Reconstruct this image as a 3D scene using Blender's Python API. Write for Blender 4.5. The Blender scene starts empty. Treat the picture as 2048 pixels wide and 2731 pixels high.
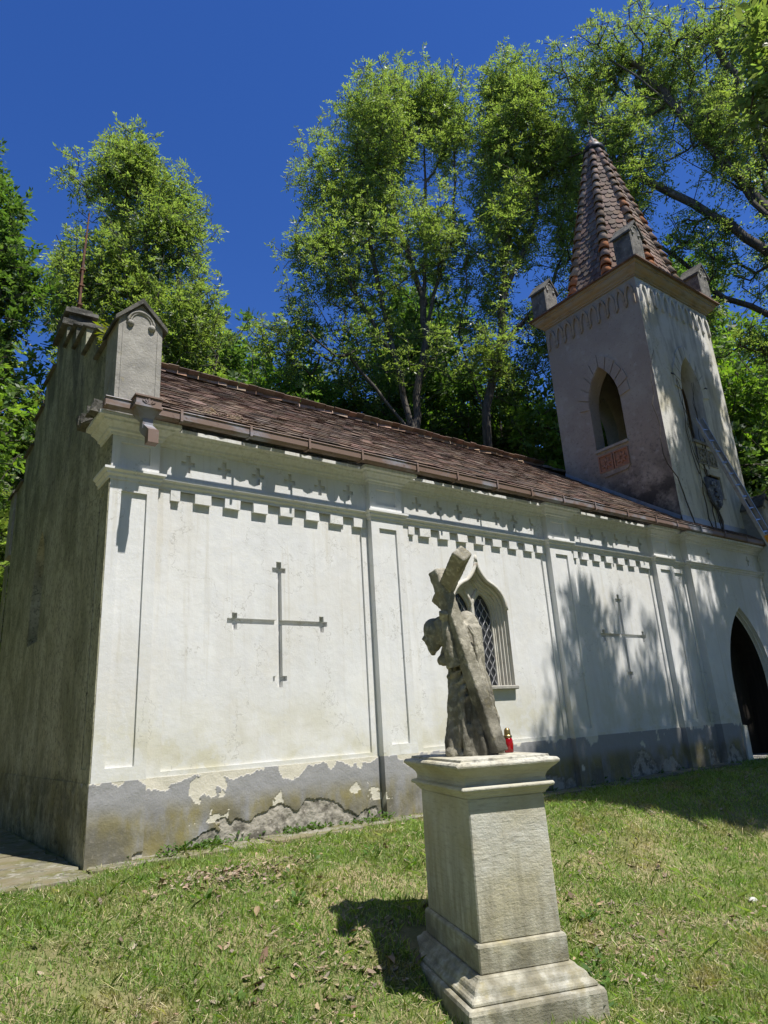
import bpy, bmesh, math, random
import numpy as np
from mathutils import Vector, Matrix, noise as mnoise

random.seed(7)
rng = np.random.default_rng(7)
scene = bpy.context.scene
COL = scene.collection

# ------------------------------------------------------------------ camera, sky, sun, exposure
# orientation solved from the vanishing points of the chapel's wall and its uprights
_c = np.array([1024.0, 1365.5]); _vv = np.array([670.0, -4420.0]); _vh = np.array([3538.0, 1775.0])
_f = math.sqrt(-np.dot(_vv - _c, _vh - _c))
_X = np.array([*(_vh - _c), _f]); _X /= np.linalg.norm(_X)
_Z = np.array([*(_vv - _c), _f]); _Z /= np.linalg.norm(_Z)
_Z -= _X * np.dot(_X, _Z); _Z /= np.linalg.norm(_Z)
_Y = np.cross(_Z, _X)
if _Y[2] < 0: _Y = -_Y
_R = np.array([_X, _Y, _Z])
CAM = Vector((-1.676, -6.744, 1.05))
cam = bpy.data.cameras.new('camera'); camo = bpy.data.objects.new('camera', cam); COL.objects.link(camo)
_r = _R @ np.array([1, 0, 0]); _u = _R @ np.array([0, -1, 0]); _b = _R @ np.array([0, 0, -1])
camo.matrix_world = Matrix(((_r[0], _u[0], _b[0], CAM[0]), (_r[1], _u[1], _b[1], CAM[1]),
                            (_r[2], _u[2], _b[2], CAM[2]), (0, 0, 0, 1)))
cam.sensor_fit = 'HORIZONTAL'; cam.sensor_width = 36.0; cam.lens = 36.0 * _f / 2048.0
cam.clip_start = 0.05; cam.clip_end = 2000
scene.camera = camo

SUN = Vector((-0.25, 1.0, -2.05)).normalized()      # direction the light travels
world = bpy.data.worlds.new('World'); scene.world = world; world.use_nodes = True
wn = world.node_tree.nodes; wl = world.node_tree.links
sky = wn.new('ShaderNodeTexSky'); sky.sky_type = 'NISHITA'; sky.sun_disc = False
sky.sun_elevation = math.asin(-SUN.z); sky.sun_rotation = math.atan2(-SUN.x, -SUN.y)
sky.altitude = 400; sky.air_density = 0.85; sky.dust_density = 0.15; sky.ozone_density = 3.0
hs_ = wn.new('ShaderNodeHueSaturation'); hs_.inputs['Saturation'].default_value = 1.28; hs_.inputs['Value'].default_value = 1.45; hs_.inputs['Hue'].default_value = 0.516
wl.new(sky.outputs[0], hs_.inputs['Color']); wl.new(hs_.outputs[0], wn['Background'].inputs[0]); wn['Background'].inputs[1].default_value = 0.088
sl = bpy.data.lights.new('sun', 'SUN'); sl.energy = 5.0; sl.angle = math.radians(0.53); sl.color = (1.0, 0.955, 0.88)
so = bpy.data.objects.new('sun', sl); COL.objects.link(so)
so.rotation_euler = SUN.to_track_quat('-Z', 'Y').to_euler(); so.location = (5, -20, 40)
scene.view_settings.view_transform = 'Standard'; scene.view_settings.look = 'None'
scene.view_settings.gamma = 1.0; scene.view_settings.exposure = 0.45
scene.view_settings.use_curve_mapping = False
scene.cycles.max_bounces = 6; scene.cycles.transparent_max_bounces = 6

# ------------------------------------------------------------------ materials
MATS = {}
def mat(name, base, rough=0.85, masks=(), bump=None, metal=0.0, spec=0.3, rand=0.0, trans=None, obj_rand=False, coat=0.0):
    m = bpy.data.materials.new(name); m.use_nodes = True
    nt = m.node_tree; N = nt.nodes; L = nt.links; b = N['Principled BSDF']
    b.inputs['Roughness'].default_value = rough; b.inputs['Metallic'].default_value = metal
    b.inputs['Specular IOR Level'].default_value = spec
    if coat: b.inputs['Coat Weight'].default_value = coat
    geo = N.new('ShaderNodeNewGeometry'); sep = N.new('ShaderNodeSeparateXYZ'); L.new(geo.outputs['Position'], sep.inputs[0])
    rgb = N.new('ShaderNodeRGB'); rgb.outputs[0].default_value = (*base, 1); cur = rgb.outputs[0]
    def math_(op, a, b_):
        n = N.new('ShaderNodeMath'); n.operation = op
        for i, v in enumerate((a, b_)):
            if isinstance(v, (int, float)): n.inputs[i].default_value = v
            else: L.new(v, n.inputs[i])
        return n.outputs[0]
    for k in masks:
        fac = None
        if 'scale' in k:
            vm = N.new('ShaderNodeVectorMath'); vm.operation = 'MULTIPLY'; L.new(geo.outputs['Position'], vm.inputs[0])
            vm.inputs[1].default_value = k.get('stretch', (1, 1, 1))
            if k.get('vor'):
                nz = N.new('ShaderNodeTexVoronoi'); nz.inputs['Scale'].default_value = k['scale']; o = nz.outputs['Distance']
            else:
                nz = N.new('ShaderNodeTexNoise'); nz.inputs['Scale'].default_value = k['scale']
                nz.inputs['Detail'].default_value = k.get('detail', 5); nz.inputs['Roughness'].default_value = k.get('nrough', 0.6)
                nz.inputs['Distortion'].default_value = k.get('dist', 0.0)
                o = nz.outputs['Fac']
            va = N.new('ShaderNodeVectorMath'); va.operation = 'ADD'; L.new(vm.outputs[0], va.inputs[0])
            va.inputs[1].default_value = (random.uniform(0, 50),) * 3
            L.new(va.outputs[0], nz.inputs['Vector'])
            mr = N.new('ShaderNodeMapRange'); mr.inputs['From Min'].default_value = k['lo']; mr.inputs['From Max'].default_value = k['hi']
            if k.get('line'):
                o = math_('ABSOLUTE', math_('SUBTRACT', o, .5), 0); mr.inputs['From Min'].default_value = k['line']; mr.inputs['From Max'].default_value = 0.0
            L.new(o, mr.inputs['Value']); fac = mr.outputs[0]
        if 'attr' in k:
            at = N.new('ShaderNodeAttribute'); at.attribute_name = k['attr']
            fac = at.outputs['Fac'] if fac is None else math_('MULTIPLY', at.outputs['Fac'], fac)
        for ax in 'xyz':
            if ax in k:
                a0, a1 = k[ax]
                mz = N.new('ShaderNodeMapRange'); mz.interpolation_type = 'SMOOTHSTEP'
                mz.inputs['From Min'].default_value = min(a0, a1); mz.inputs['From Max'].default_value = max(a0, a1)
                if a0 > a1: mz.inputs['To Min'].default_value = 0; mz.inputs['To Max'].default_value = 1
                else: mz.inputs['To Min'].default_value = 1; mz.inputs['To Max'].default_value = 0
                L.new(sep.outputs['XYZ'.index(ax.upper())], mz.inputs['Value'])
                fac = mz.outputs[0] if fac is None else math_('MULTIPLY', fac, mz.outputs[0])
        if k.get('amt', 1) != 1: fac = math_('MULTIPLY', fac, k['amt'])
        mx = N.new('ShaderNodeMixRGB'); L.new(fac, mx.inputs[0]); L.new(cur, mx.inputs[1]); mx.inputs[2].default_value = (*k['col'], 1)
        cur = mx.outputs[0]
    if rand:
        val = geo.outputs['Random Per Island']
        if obj_rand:
            oi = N.new('ShaderNodeObjectInfo'); val = math_('FRACT', math_('ADD', val, oi.outputs['Random']), 0)
        hs = N.new('ShaderNodeHueSaturation')
        m1 = N.new('ShaderNodeMapRange'); L.new(val, m1.inputs['Value']); m1.inputs['To Min'].default_value = 1 - rand; m1.inputs['To Max'].default_value = 1 + rand
        L.new(m1.outputs[0], hs.inputs['Value'])
        v2 = math_('FRACT', math_('MULTIPLY', val, 7.31), 0)
        m2 = N.new('ShaderNodeMapRange'); L.new(v2, m2.inputs['Value']); m2.inputs['To Min'].default_value = 0.5 - rand * 0.05; m2.inputs['To Max'].default_value = 0.5 + rand * 0.05
        L.new(m2.outputs[0], hs.inputs['Hue'])
        v3 = math_('FRACT', math_('MULTIPLY', val, 13.7), 0)
        m3 = N.new('ShaderNodeMapRange'); L.new(v3, m3.inputs['Value']); m3.inputs['To Min'].default_value = 1 - rand * .7; m3.inputs['To Max'].default_value = 1 + rand * .3
        L.new(m3.outputs[0], hs.inputs['Saturation'])
        L.new(cur, hs.inputs['Color']); cur = hs.outputs[0]
    L.new(cur, b.inputs['Base Color'])
    if bump:
        prev = None
        for (sc, st, dist, stretch) in bump:
            vm = N.new('ShaderNodeVectorMath'); vm.operation = 'MULTIPLY'; L.new(geo.outputs['Position'], vm.inputs[0]); vm.inputs[1].default_value = stretch
            nz = N.new('ShaderNodeTexNoise'); nz.inputs['Scale'].default_value = sc; nz.inputs['Detail'].default_value = 6; nz.inputs['Roughness'].default_value = 0.65
            L.new(vm.outputs[0], nz.inputs['Vector'])
            bp = N.new('ShaderNodeBump'); bp.inputs['Strength'].default_value = st; bp.inputs['Distance'].default_value = dist
            L.new(nz.outputs['Fac'], bp.inputs['Height'])
            if prev: L.new(prev.outputs[0], bp.inputs['Normal'])
            prev = bp
        L.new(prev.outputs[0], b.inputs['Normal'])
    if trans:
        tr = N.new('ShaderNodeBsdfTranslucent'); ms = N.new('ShaderNodeMixShader'); ms.inputs[0].default_value = trans[1]
        mu = N.new('ShaderNodeMixRGB'); mu.blend_type = 'MULTIPLY'; mu.inputs[0].default_value = 1; L.new(cur, mu.inputs[1]); mu.inputs[2].default_value = (*trans[0], 1)
        L.new(mu.outputs[0], tr.inputs['Color'])
        L.new(b.outputs[0], ms.inputs[1]); L.new(tr.outputs[0], ms.inputs[2]); L.new(ms.outputs[0], N['Material Output'].inputs['Surface'])
    MATS[name] = m
    return m

S1 = (1, 1, 1)
mat('plaster', (0.71, 0.715, 0.71), 0.9, [
    dict(col=(0.60, 0.61, 0.61), scale=.8, lo=.42, hi=.66, amt=.6),
    dict(col=(0.60, 0.58, 0.53), scale=1.1, lo=.48, hi=.72, amt=.55),
    dict(col=(0.58, 0.57, 0.55), scale=2.2, lo=.5, hi=.75, stretch=(3, 3, .35), amt=.5),
    dict(col=(0.52, 0.50, 0.38), scale=1.6, lo=.34, hi=.62, z=(0.75, 1.7), amt=.9),
    dict(col=(0.50, 0.48, 0.42), scale=9, lo=.62, hi=.75, amt=.25),
    dict(col=(0.30, 0.29, 0.26), scale=.75, lo=0, hi=1, line=.0035, detail=7, nrough=.62, amt=.55),
    dict(col=(0.55, 0.53, 0.47), scale=3.4, lo=.56, hi=.70, stretch=(4, 4, .16), amt=.55),
    dict(col=(0.63, 0.64, 0.65), scale=3.2, lo=.52, hi=.56, amt=.4),
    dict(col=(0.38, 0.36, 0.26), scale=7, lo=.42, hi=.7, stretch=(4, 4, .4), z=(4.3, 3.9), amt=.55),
    ], [(7, .3, .02, S1), (60, .25, .004, S1)])
mat('plinth_paint', (0.30, 0.30, 0.305), 0.9, [
    dict(col=(0.30, 0.30, 0.31), scale=3, lo=.4, hi=.7, stretch=(.6, 1, 3), amt=.7),
    dict(col=(0.24, 0.20, 0.045), scale=2.3, lo=.36, hi=.58, stretch=(2, 2, .7), z=(.30, .52), amt=.8),
    dict(col=(0.12, 0.115, 0.095), scale=2.5, lo=.35, hi=.62, z=(.18, .55), amt=.85),
    dict(col=(0.27, 0.245, 0.2), scale=26, lo=.58, hi=.7, z=(.2, .5), amt=.7),
    dict(col=(0.60, 0.57, 0.48), scale=1, lo=-1, hi=-.5, attr='peel'),
    dict(col=(0.36, 0.335, 0.285), scale=1, lo=-1, hi=-.5, attr='crumble'),
    dict(col=(0.13, 0.12, 0.10), scale=6, lo=.46, hi=.60, attr='crumble'),
    dict(col=(0.42, 0.39, 0.34), scale=22, lo=.58, hi=.66, attr='crumble'),
    ], [(9, .3, .02, S1), (50, .4, .01, S1)])
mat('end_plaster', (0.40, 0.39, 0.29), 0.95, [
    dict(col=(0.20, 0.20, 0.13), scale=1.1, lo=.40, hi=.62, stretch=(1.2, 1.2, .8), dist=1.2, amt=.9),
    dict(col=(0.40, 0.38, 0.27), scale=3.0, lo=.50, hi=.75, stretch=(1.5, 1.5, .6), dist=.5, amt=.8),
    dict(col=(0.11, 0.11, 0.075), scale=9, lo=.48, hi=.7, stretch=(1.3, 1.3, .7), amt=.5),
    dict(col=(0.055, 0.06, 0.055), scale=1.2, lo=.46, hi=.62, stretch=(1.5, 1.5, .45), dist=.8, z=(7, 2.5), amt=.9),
    dict(col=(0.17, 0.15, 0.04), scale=2.0, lo=.45, hi=.65, z=(.3, 1.4), amt=.6),
    dict(col=(0.09, 0.09, 0.065), scale=24, lo=.52, hi=.64, amt=.6),
    dict(col=(0.40, 0.38, 0.30), scale=16, lo=.60, hi=.68, amt=.5),
    dict(col=(0.03, 0.03, 0.022), scale=.9, lo=0, hi=1, line=.005, detail=7, amt=.7),
    dict(col=(0.03, 0.035, 0.025), scale=6, lo=.35, hi=.6, z=(.66, .82), amt=.5),
    ], [(9, .4, .02, S1), (45, .4, .01, S1)])
mat('grey_stone', (0.36, 0.345, 0.31), 0.95, [
    dict(col=(0.22, 0.215, 0.20), scale=3.5, lo=.42, hi=.68, amt=.8),
    dict(col=(0.47, 0.46, 0.42), scale=16, lo=.56, hi=.7, amt=.7),
    dict(col=(0.33, 0.27, 0.08), scale=9, lo=.62, hi=.72, amt=.5),
    ], [(14, .5, .02, S1), (60, .5, .008, S1)])
mat('weathered_stone', (0.20, 0.19, 0.17), 0.95, [
    dict(col=(0.09, 0.088, 0.08), scale=4, lo=.40, hi=.62, amt=.9),
    dict(col=(0.34, 0.33, 0.29), scale=11, lo=.56, hi=.7, amt=.7)], [(14, .7, .03, S1), (60, .5, .008, S1)])
mat('dark_stone', (0.13, 0.125, 0.11), 0.95, [
    dict(col=(0.05, 0.05, 0.045), scale=4, lo=.42, hi=.66),
    dict(col=(0.24, 0.23, 0.2), scale=13, lo=.58, hi=.7, amt=.8),
    ], [(14, .6, .03, S1), (60, .5, .008, S1)])
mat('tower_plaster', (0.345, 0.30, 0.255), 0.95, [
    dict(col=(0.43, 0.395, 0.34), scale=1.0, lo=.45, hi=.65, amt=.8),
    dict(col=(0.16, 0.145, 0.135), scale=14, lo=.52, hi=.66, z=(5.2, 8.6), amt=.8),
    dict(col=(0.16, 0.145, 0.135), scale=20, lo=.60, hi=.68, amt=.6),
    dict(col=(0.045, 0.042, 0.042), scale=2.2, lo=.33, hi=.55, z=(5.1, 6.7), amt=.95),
    dict(col=(0.48, 0.45, 0.42), scale=5, lo=.58, hi=.7, amt=.5),
    ], [(10, .5, .02, S1), (60, .6, .01, S1)])
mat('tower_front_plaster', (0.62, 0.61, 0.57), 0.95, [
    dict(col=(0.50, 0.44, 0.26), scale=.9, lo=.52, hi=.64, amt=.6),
    dict(col=(0.30, 0.295, 0.27), scale=3, lo=.48, hi=.66, stretch=(2, 2, .4), amt=.7),
    dict(col=(0.16, 0.15, 0.14), scale=18, lo=.58, hi=.68, x=(11.0, 12.2), amt=.7),
    ], [(10, .4, .02, S1), (60, .4, .01, S1)])
mat('ochre_trim', (0.38, 0.29, 0.19), 0.9, [
    dict(col=(0.34, 0.31, 0.27), scale=2.5, lo=.40, hi=.58, amt=.85),
    dict(col=(0.17, 0.14, 0.11), scale=3, lo=.52, hi=.7, stretch=(1, 1, 3), amt=.7)], [(20, .4, .01, S1)])
mat('terracotta', (0.38, 0.20, 0.13), 0.9, [dict(col=(0.22, 0.16, 0.13), scale=12, lo=.45, hi=.65, amt=.8)], [(30, .4, .01, S1)])
mat('roof_tile', (0.165, 0.108, 0.082), 0.92, [
    dict(col=(0.075, 0.060, 0.052), scale=2.2, lo=.45, hi=.66, amt=.8),
    dict(col=(0.26, 0.20, 0.155), scale=7, lo=.55, hi=.72, amt=.65)], [(40, .4, .008, S1)], rand=.38, obj_rand=True)
mat('spire_tile', (0.20, 0.14, 0.105), 0.92, [
    dict(col=(0.10, 0.08, 0.07), scale=2.2, lo=.45, hi=.66, amt=.7)], [(40, .4, .008, S1)], rand=.35)
mat('ridge_tile', (0.36, 0.235, 0.165), 0.92, [
    dict(col=(0.22, 0.18, 0.145), scale=6, lo=.42, hi=.62, amt=.8)], [(30, .4, .008, S1)], rand=.3, obj_rand=True)
mat('orange_tile', (0.48, 0.20, 0.09), 0.9, [dict(col=(0.30, 0.16, 0.1), scale=8, lo=.45, hi=.65, amt=.6)], [(30, .4, .008, S1)])
mat('gutter_brown', (0.175, 0.115, 0.088), 0.55, [
    dict(col=(0.26, 0.28, 0.33), scale=1.1, lo=.52, hi=.62, stretch=(1, 1, 2), amt=.8),
    dict(col=(0.10, 0.05, 0.03), scale=14, lo=.6, hi=.7, amt=.8)], [(40, .15, .004, S1)], spec=.5)
mat('zinc', (0.33, 0.36, 0.42), 0.5, [dict(col=(0.22, 0.2, 0.19), scale=5, lo=.5, hi=.7, amt=.7)], metal=.4)
mat('roof_deck', (0.06, 0.05, 0.042), 0.95)
mat('rust', (0.20, 0.095, 0.055), 0.85, [dict(col=(0.10, 0.06, 0.045), scale=20, lo=.4, hi=.6)])
mat('dark_metal', (0.035, 0.037, 0.042), 0.5, metal=.6)
mat('aluminium', (0.40, 0.42, 0.46), 0.42, [dict(col=(0.27, 0.28, 0.31), scale=9, lo=.45, hi=.65, amt=.7)], metal=.75)
mat('orange_label', (0.75, 0.30, 0.03), 0.5)
mat('window_glass', (0.035, 0.037, 0.042), 0.22, spec=.5)
mat('lattice_lead', (0.50, 0.50, 0.52), 0.55, metal=.3)
mat('window_stone', (0.58, 0.56, 0.50), 0.9, [
    dict(col=(0.42, 0.39, 0.33), scale=6, lo=.45, hi=.65, amt=.6),
    dict(col=(0.30, 0.18, 0.12), scale=11, lo=.6, hi=.7, amt=.6)], [(30, .3, .008, S1)])
mat('dark_wood_shade', (0.018, 0.015, 0.013), 0.8, [dict(col=(0.035, 0.028, 0.022), scale=3, lo=.4, hi=.7, stretch=(8, 8, .5))])
mat('slate_relief', (0.10, 0.11, 0.14), 0.6, [dict(col=(0.36, 0.37, 0.40), scale=9, lo=.52, hi=.66, amt=.9)], [(20, .4, .01, S1)])
mat('pedestal_stone', (0.56, 0.55, 0.485), 0.95, [
    dict(col=(0.42, 0.375, 0.23), scale=2.6, lo=.42, hi=.66, amt=.7),
    dict(col=(0.36, 0.335, 0.27), scale=30, lo=.5, hi=.66, stretch=(.35, .35, 2.4), amt=.55),
    dict(col=(0.30, 0.24, 0.06), scale=6, lo=.55, hi=.7, z=(-.35, 0), amt=.75),
    dict(col=(0.15, 0.14, 0.105), scale=5, lo=.36, hi=.6, z=(-.42, .1), amt=.9),
    dict(col=(0.24, 0.22, 0.16), scale=3, lo=.42, hi=.62, stretch=(5, 5, .6), z=(-.3, .75), amt=.7),
    dict(col=(0.17, 0.16, 0.135), scale=20, lo=.50, hi=.64, z=(.80, .735), amt=.8),
    ], [(30, .35, .010, (.4, .4, 2.4)), (9, .45, .025, S1), (80, .5, .006, S1)])
mat('statue_stone', (0.32, 0.30, 0.245), 0.96, [
    dict(col=(0.15, 0.14, 0.10), scale=4, lo=.42, hi=.62, amt=.85),
    dict(col=(0.52, 0.49, 0.40), scale=22, lo=.50, hi=.66, amt=.75),
    dict(col=(0.30, 0.24, 0.07), scale=7, lo=.58, hi=.7, amt=.6),
    dict(col=(0.06, 0.056, 0.045), scale=3, lo=.42, hi=.6, z=(1.15, 1.5), amt=.8),
    ], [(40, .7, .012, S1), (110, .7, .006, S1)])
mat('red_glass', (0.45, 0.004, 0.012), 0.12, spec=.7, trans=((1, .1, .1), .4), coat=.6)
mat('brass', (0.38, 0.28, 0.12), 0.35, metal=.9)
mat('concrete', (0.25, 0.235, 0.19), 0.95, [
    dict(col=(0.17, 0.16, 0.13), scale=2.2, lo=.42, hi=.62, amt=.8),
    dict(col=(0.14, 0.135, 0.045), scale=4, lo=.42, hi=.58, amt=.85),
    dict(col=(0.42, 0.40, 0.36), scale=11, lo=.54, hi=.66, amt=.7),
    dict(col=(0.06, 0.06, 0.035), scale=1.6, lo=0, hi=1, line=.012, detail=6, amt=.8),
    dict(col=(0.20, 0.17, 0.10), scale=2.8, lo=.5, hi=.6, amt=.7)], [(18, .6, .02, S1), (70, .4, .005, S1)])
mat('soil', (0.17, 0.165, 0.07), 0.98, [
    dict(col=(0.33, 0.265, 0.155), scale=1.6, lo=.46, hi=.64, amt=.9),
    dict(col=(0.13, 0.17, 0.045), scale=2.6, lo=.45, hi=.62, amt=.75),
    dict(col=(0.25, 0.21, 0.13), scale=22, lo=.56, hi=.7, amt=.6)], [(20, .7, .03, S1), (90, .5, .01, S1)])
mat('grass_blade', (0.24, 0.35, 0.085), 0.7, [
    dict(col=(0.38, 0.32, 0.16), scale=1.6, lo=.54, hi=.66, amt=.8),
    dict(col=(0.15, 0.29, 0.04), scale=2.8, lo=.5, hi=.65, amt=.7)], rand=.35, trans=((1.35, 1.4, .7), .45), spec=.2)
mat('dry_leaf', (0.27, 0.20, 0.135), 0.9, rand=.5, spec=.15)
mat('straw', (0.42, 0.36, 0.20), 0.9, rand=.35, spec=.15)
mat('weed_leaf', (0.075, 0.15, 0.022), 0.6, rand=.3, trans=((1.4, 1.5, .5), .35))
mat('fern_leaf', (0.19, 0.24, 0.025), 0.6, rand=.3, trans=((1.5, 1.4, .5), .4))
mat('leaf_ash', (0.155, 0.215, 0.066), 0.42, rand=.35, trans=((1.9, 2.0, .8), .52), spec=.5)
mat('leaf_dark', (0.09, 0.145, 0.042), 0.5, rand=.40, trans=((1.8, 2.2, .7), .38), spec=.4)
mat('leaf_maple', (0.13, 0.215, 0.045), 0.5, rand=.35, trans=((1.9, 2.1, .6), .45), spec=.35)
mat('bark', (0.115, 0.10, 0.082), 0.95, [dict(col=(0.055, 0.048, 0.04), scale=5, lo=.4, hi=.62, stretch=(2, 2, .5)),
    dict(col=(0.20, 0.185, 0.155), scale=4, lo=.58, hi=.7, amt=.6)], [(16, .8, .04, (1, 1, .3))])
mat('pale_stone', (0.55, 0.54, 0.50), 0.9, bump=[(20, .5, .01, S1)])

# ------------------------------------------------------------------ helpers
class MB:
    """collects faces; u,d,z are mapped to world by self.m"""
    def __init__(s, m=None): s.v = []; s.f = []; s.m = m or (lambda u, d, z: (u, d, z))
    def P(s, u, d, z): s.v.append(s.m(u, d, z)); return len(s.v) - 1
    def poly(s, pts): s.f.append([s.P(*p) for p in pts])
    def box(s, x0, x1, y0, y1, z0, z1, jit=0.0):
        j = lambda: random.uniform(-jit, jit) if jit else 0
        i = [s.P(x + j(), y + j(), z + j()) for z in (z0, z1) for y in (y0, y1) for x in (x0, x1)]
        for q in ((0, 2, 3, 1), (4, 5, 7, 6), (0, 1, 5, 4), (2, 6, 7, 3), (0, 4, 6, 2), (1, 3, 7, 5)): s.f.append([i[k] for k in q])
        return s
    def prism(s, pts, d0, d1):
        """closed outline in (u,z), extruded in d"""
        n = len(pts); a = [s.P(u, d0, z) for u, z in pts]; b = [s.P(u, d1, z) for u, z in pts]
        s.f.append(a[::-1]); s.f.append(b)
        for i in range(n): s.f.append([a[i], a[(i + 1) % n], b[(i + 1) % n], b[i]])
        return s
    def tube(s, path, radii, n=6, cap=True, flat=None):
        path = [Vector(p) for p in path]
        if not hasattr(radii, '__len__'): radii = [radii] * len(path)
        rings = []; up0 = None
        for i, p in enumerate(path):
            t = (path[min(i + 1, len(path) - 1)] - path[max(i - 1, 0)])
            t = t.normalized() if t.length > 1e-9 else Vector((0, 0, 1))
            if up0 is None: up0 = t.orthogonal().normalized()
            a = (up0 - t * up0.dot(t)); a = a.normalized() if a.length > 1e-6 else t.orthogonal().normalized()
            up0 = a; b = t.cross(a)
            rings.append([s.P(*(p + (a * math.cos(k * 2 * math.pi / n) + b * math.sin(k * 2 * math.pi / n)) * radii[i])) for k in range(n)])
        for r0, r1 in zip(rings, rings[1:]):
            for k in range(n): s.f.append([r0[k], r0[(k + 1) % n], r1[(k + 1) % n], r1[k]])
        if cap: s.f.append(rings[0][::-1]); s.f.append(rings[-1])
        return s
    def bar(s, a, b, w, h, up=(0, 0, 1)):
        a = Vector(a); b = Vector(b); t = (b - a).normalized(); sd = t.cross(Vector(up)).normalized(); uu = sd.cross(t)
        i = []
        for p in (a, b):
            for q, r in ((-1, -1), (1, -1), (1, 1), (-1, 1)): i.append(s.P(*(p + sd * (q * w / 2) + uu * (r * h / 2))))
        for q in ((3, 2, 1, 0), (4, 5, 6, 7), (0, 1, 5, 4), (1, 2, 6, 5), (2, 3, 7, 6), (3, 0, 4, 7)): s.f.append([i[k] for k in q])
        return s
    def lathe(s, prof, n=16, c=(0, 0), sq=None):
        rings = [[s.P(c[0] + r * math.cos(k * 2 * math.pi / n), c[1] + r * math.sin(k * 2 * math.pi / n), z) for k in range(n)] for r, z in prof]
        for r0, r1 in zip(rings, rings[1:]):
            for k in range(n): s.f.append([r0[k], r0[(k + 1) % n], r1[(k + 1) % n], r1[k]])
        s.f.append(rings[0][::-1]); s.f.append(rings[-1]); return s
    def rectsweep(s, x0, x1, y0, y1, prof, caps=True):
        """profile of (outset, z) swept round a rectangle with mitres"""
        R = [[s.P(x0 - o, y0 - o, z), s.P(x1 + o, y0 - o, z), s.P(x1 + o, y1 + o, z), s.P(x0 - o, y1 + o, z)] for o, z in prof] if False else \
            [[s.P(x0 - o, y0 - o, z) , s.P(x1 + o, y0 - o, z), s.P(x1 + o, y1 + o, z), s.P(x0 - o, y1 + o, z)] for o, z in prof]
        for a, b in zip(R, R[1:]):
            for k in range(4): s.f.append([a[k], a[(k + 1) % 4], b[(k + 1) % 4], b[k]])
        if caps: s.f.append(R[0][::-1]); s.f.append(R[-1])
        return s
    def pathsweep(s, pts, prof, side=1):
        """profile of (outset, z) along a plan polyline, mitred; outward is to the right of travel * side"""
        n = len(pts); offs = []
        for i in range(n):
            ns = []
            for a, b in ((i - 1, i), (i, i + 1)):
                if a < 0 or b >= n: continue
                dx, dy = pts[b][0] - pts[a][0], pts[b][1] - pts[a][1]; l = math.hypot(dx, dy); ns.append((dy / l * side, -dx / l * side))
            if len(ns) == 1: offs.append(ns[0])
            else:
                (a, b), (c, d) = ns; k = 1 + a * c + b * d
                offs.append(((a + c) / k, (b + d) / k))
        R = [[s.P(p[0] + o * q[0], p[1] + o * q[1], z) for o, z in prof] for p, q in zip(pts, offs)]
        for a, b in zip(R, R[1:]):
            for k in range(len(prof) - 1): s.f.append([a[k], b[k], b[k + 1], a[k + 1]])
        s.f.append(R[0]); s.f.append(R[-1][::-1]); return s
    def relief(s, x0, x1, z0, z1, y, rects=(), back=None, sides=True):
        """front face at depth y with rectilinear recesses / openings (depth None)"""
        xs = sorted({x0, x1, *[min(max(v, x0), x1) for r in rects for v in r[:2]]}); zs = sorted({z0, z1, *[min(max(v, z0), z1) for r in rects for v in r[2:4]]})
        nx, nz = len(xs) - 1, len(zs) - 1; D = [[y] * nz for _ in range(nx)]
        for i in range(nx):
            for k in range(nz):
                cx, cz = (xs[i] + xs[i + 1]) / 2, (zs[k] + zs[k + 1]) / 2
                for r in rects:
                    if r[0] < cx < r[1] and r[2] < cz < r[3]: D[i][k] = r[4]
        for i in range(nx):
            for k in range(nz):
                d = D[i][k]
                if d is not None: s.poly([(xs[i], d, zs[k]), (xs[i + 1], d, zs[k]), (xs[i + 1], d, zs[k + 1]), (xs[i], d, zs[k + 1])])
        bk = back if back is not None else y + .3
        def step(a, b, p, q):
            if a is None and b is None or a == b: return
            a = bk if a is None else a; b = bk if b is None else b
            s.poly([(p[0], a, p[1]), (q[0], a, q[1]), (q[0], b, q[1]), (p[0], b, p[1])])
        for i in range(nx + 1):
            for k in range(nz):
                if i in (0, nx):
                    if not sides: continue
                    a = bk; b = D[0][k] if i == 0 else D[nx - 1][k]
                else: a, b = D[i - 1][k], D[i][k]
                step(a, b, (xs[i], zs[k]), (xs[i], zs[k + 1]))
        for k in range(nz + 1):
            for i in range(nx):
                if k in (0, nz):
                    if not sides: continue
                    a = bk; b = D[i][0] if k == 0 else D[i][nz - 1]
                else: a, b = D[i][k - 1], D[i][k]
                step(a, b, (xs[i], zs[k]), (xs[i + 1], zs[k]))
        return s
    def plate(s, ol, rect, d):
        """fills between an arched outline (right half, bottom to apex, mirrored) and its rectangle"""
        cx, pts = ol
        for sg, bx in ((1, rect[1]), (-1, rect[0])):
            for (u0, z0), (u1, z1) in zip(pts, pts[1:]):
                if abs(z1 - z0) < 1e-6: continue
                s.poly([(cx + sg * u0, d, z0), (bx, d, z0), (bx, d, z1), (cx + sg * u1, d, z1)])
            za = pts[-1][1]
            if rect[3] > za + 1e-4: s.poly([(cx, d, za), (bx, d, za), (bx, d, rect[3]), (cx, d, rect[3])])
        return s
    def ring(s, a, da, b, db):
        for sg in (1, -1):
            for i in range(len(a[1]) - 1):
                s.poly([(a[0] + sg * a[1][i][0], da, a[1][i][1]), (a[0] + sg * a[1][i + 1][0], da, a[1][i + 1][1]),
                        (b[0] + sg * b[1][i + 1][0], db, b[1][i + 1][1]), (b[0] + sg * b[1][i][0], db, b[1][i][1])])
        return s
    def fill(s, a, d):
        cx, pts = a
        s.poly([(cx + u, d, z) for u, z in pts] + [(cx - u, d, z) for u, z in pts[-2::-1]]); return s
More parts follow.
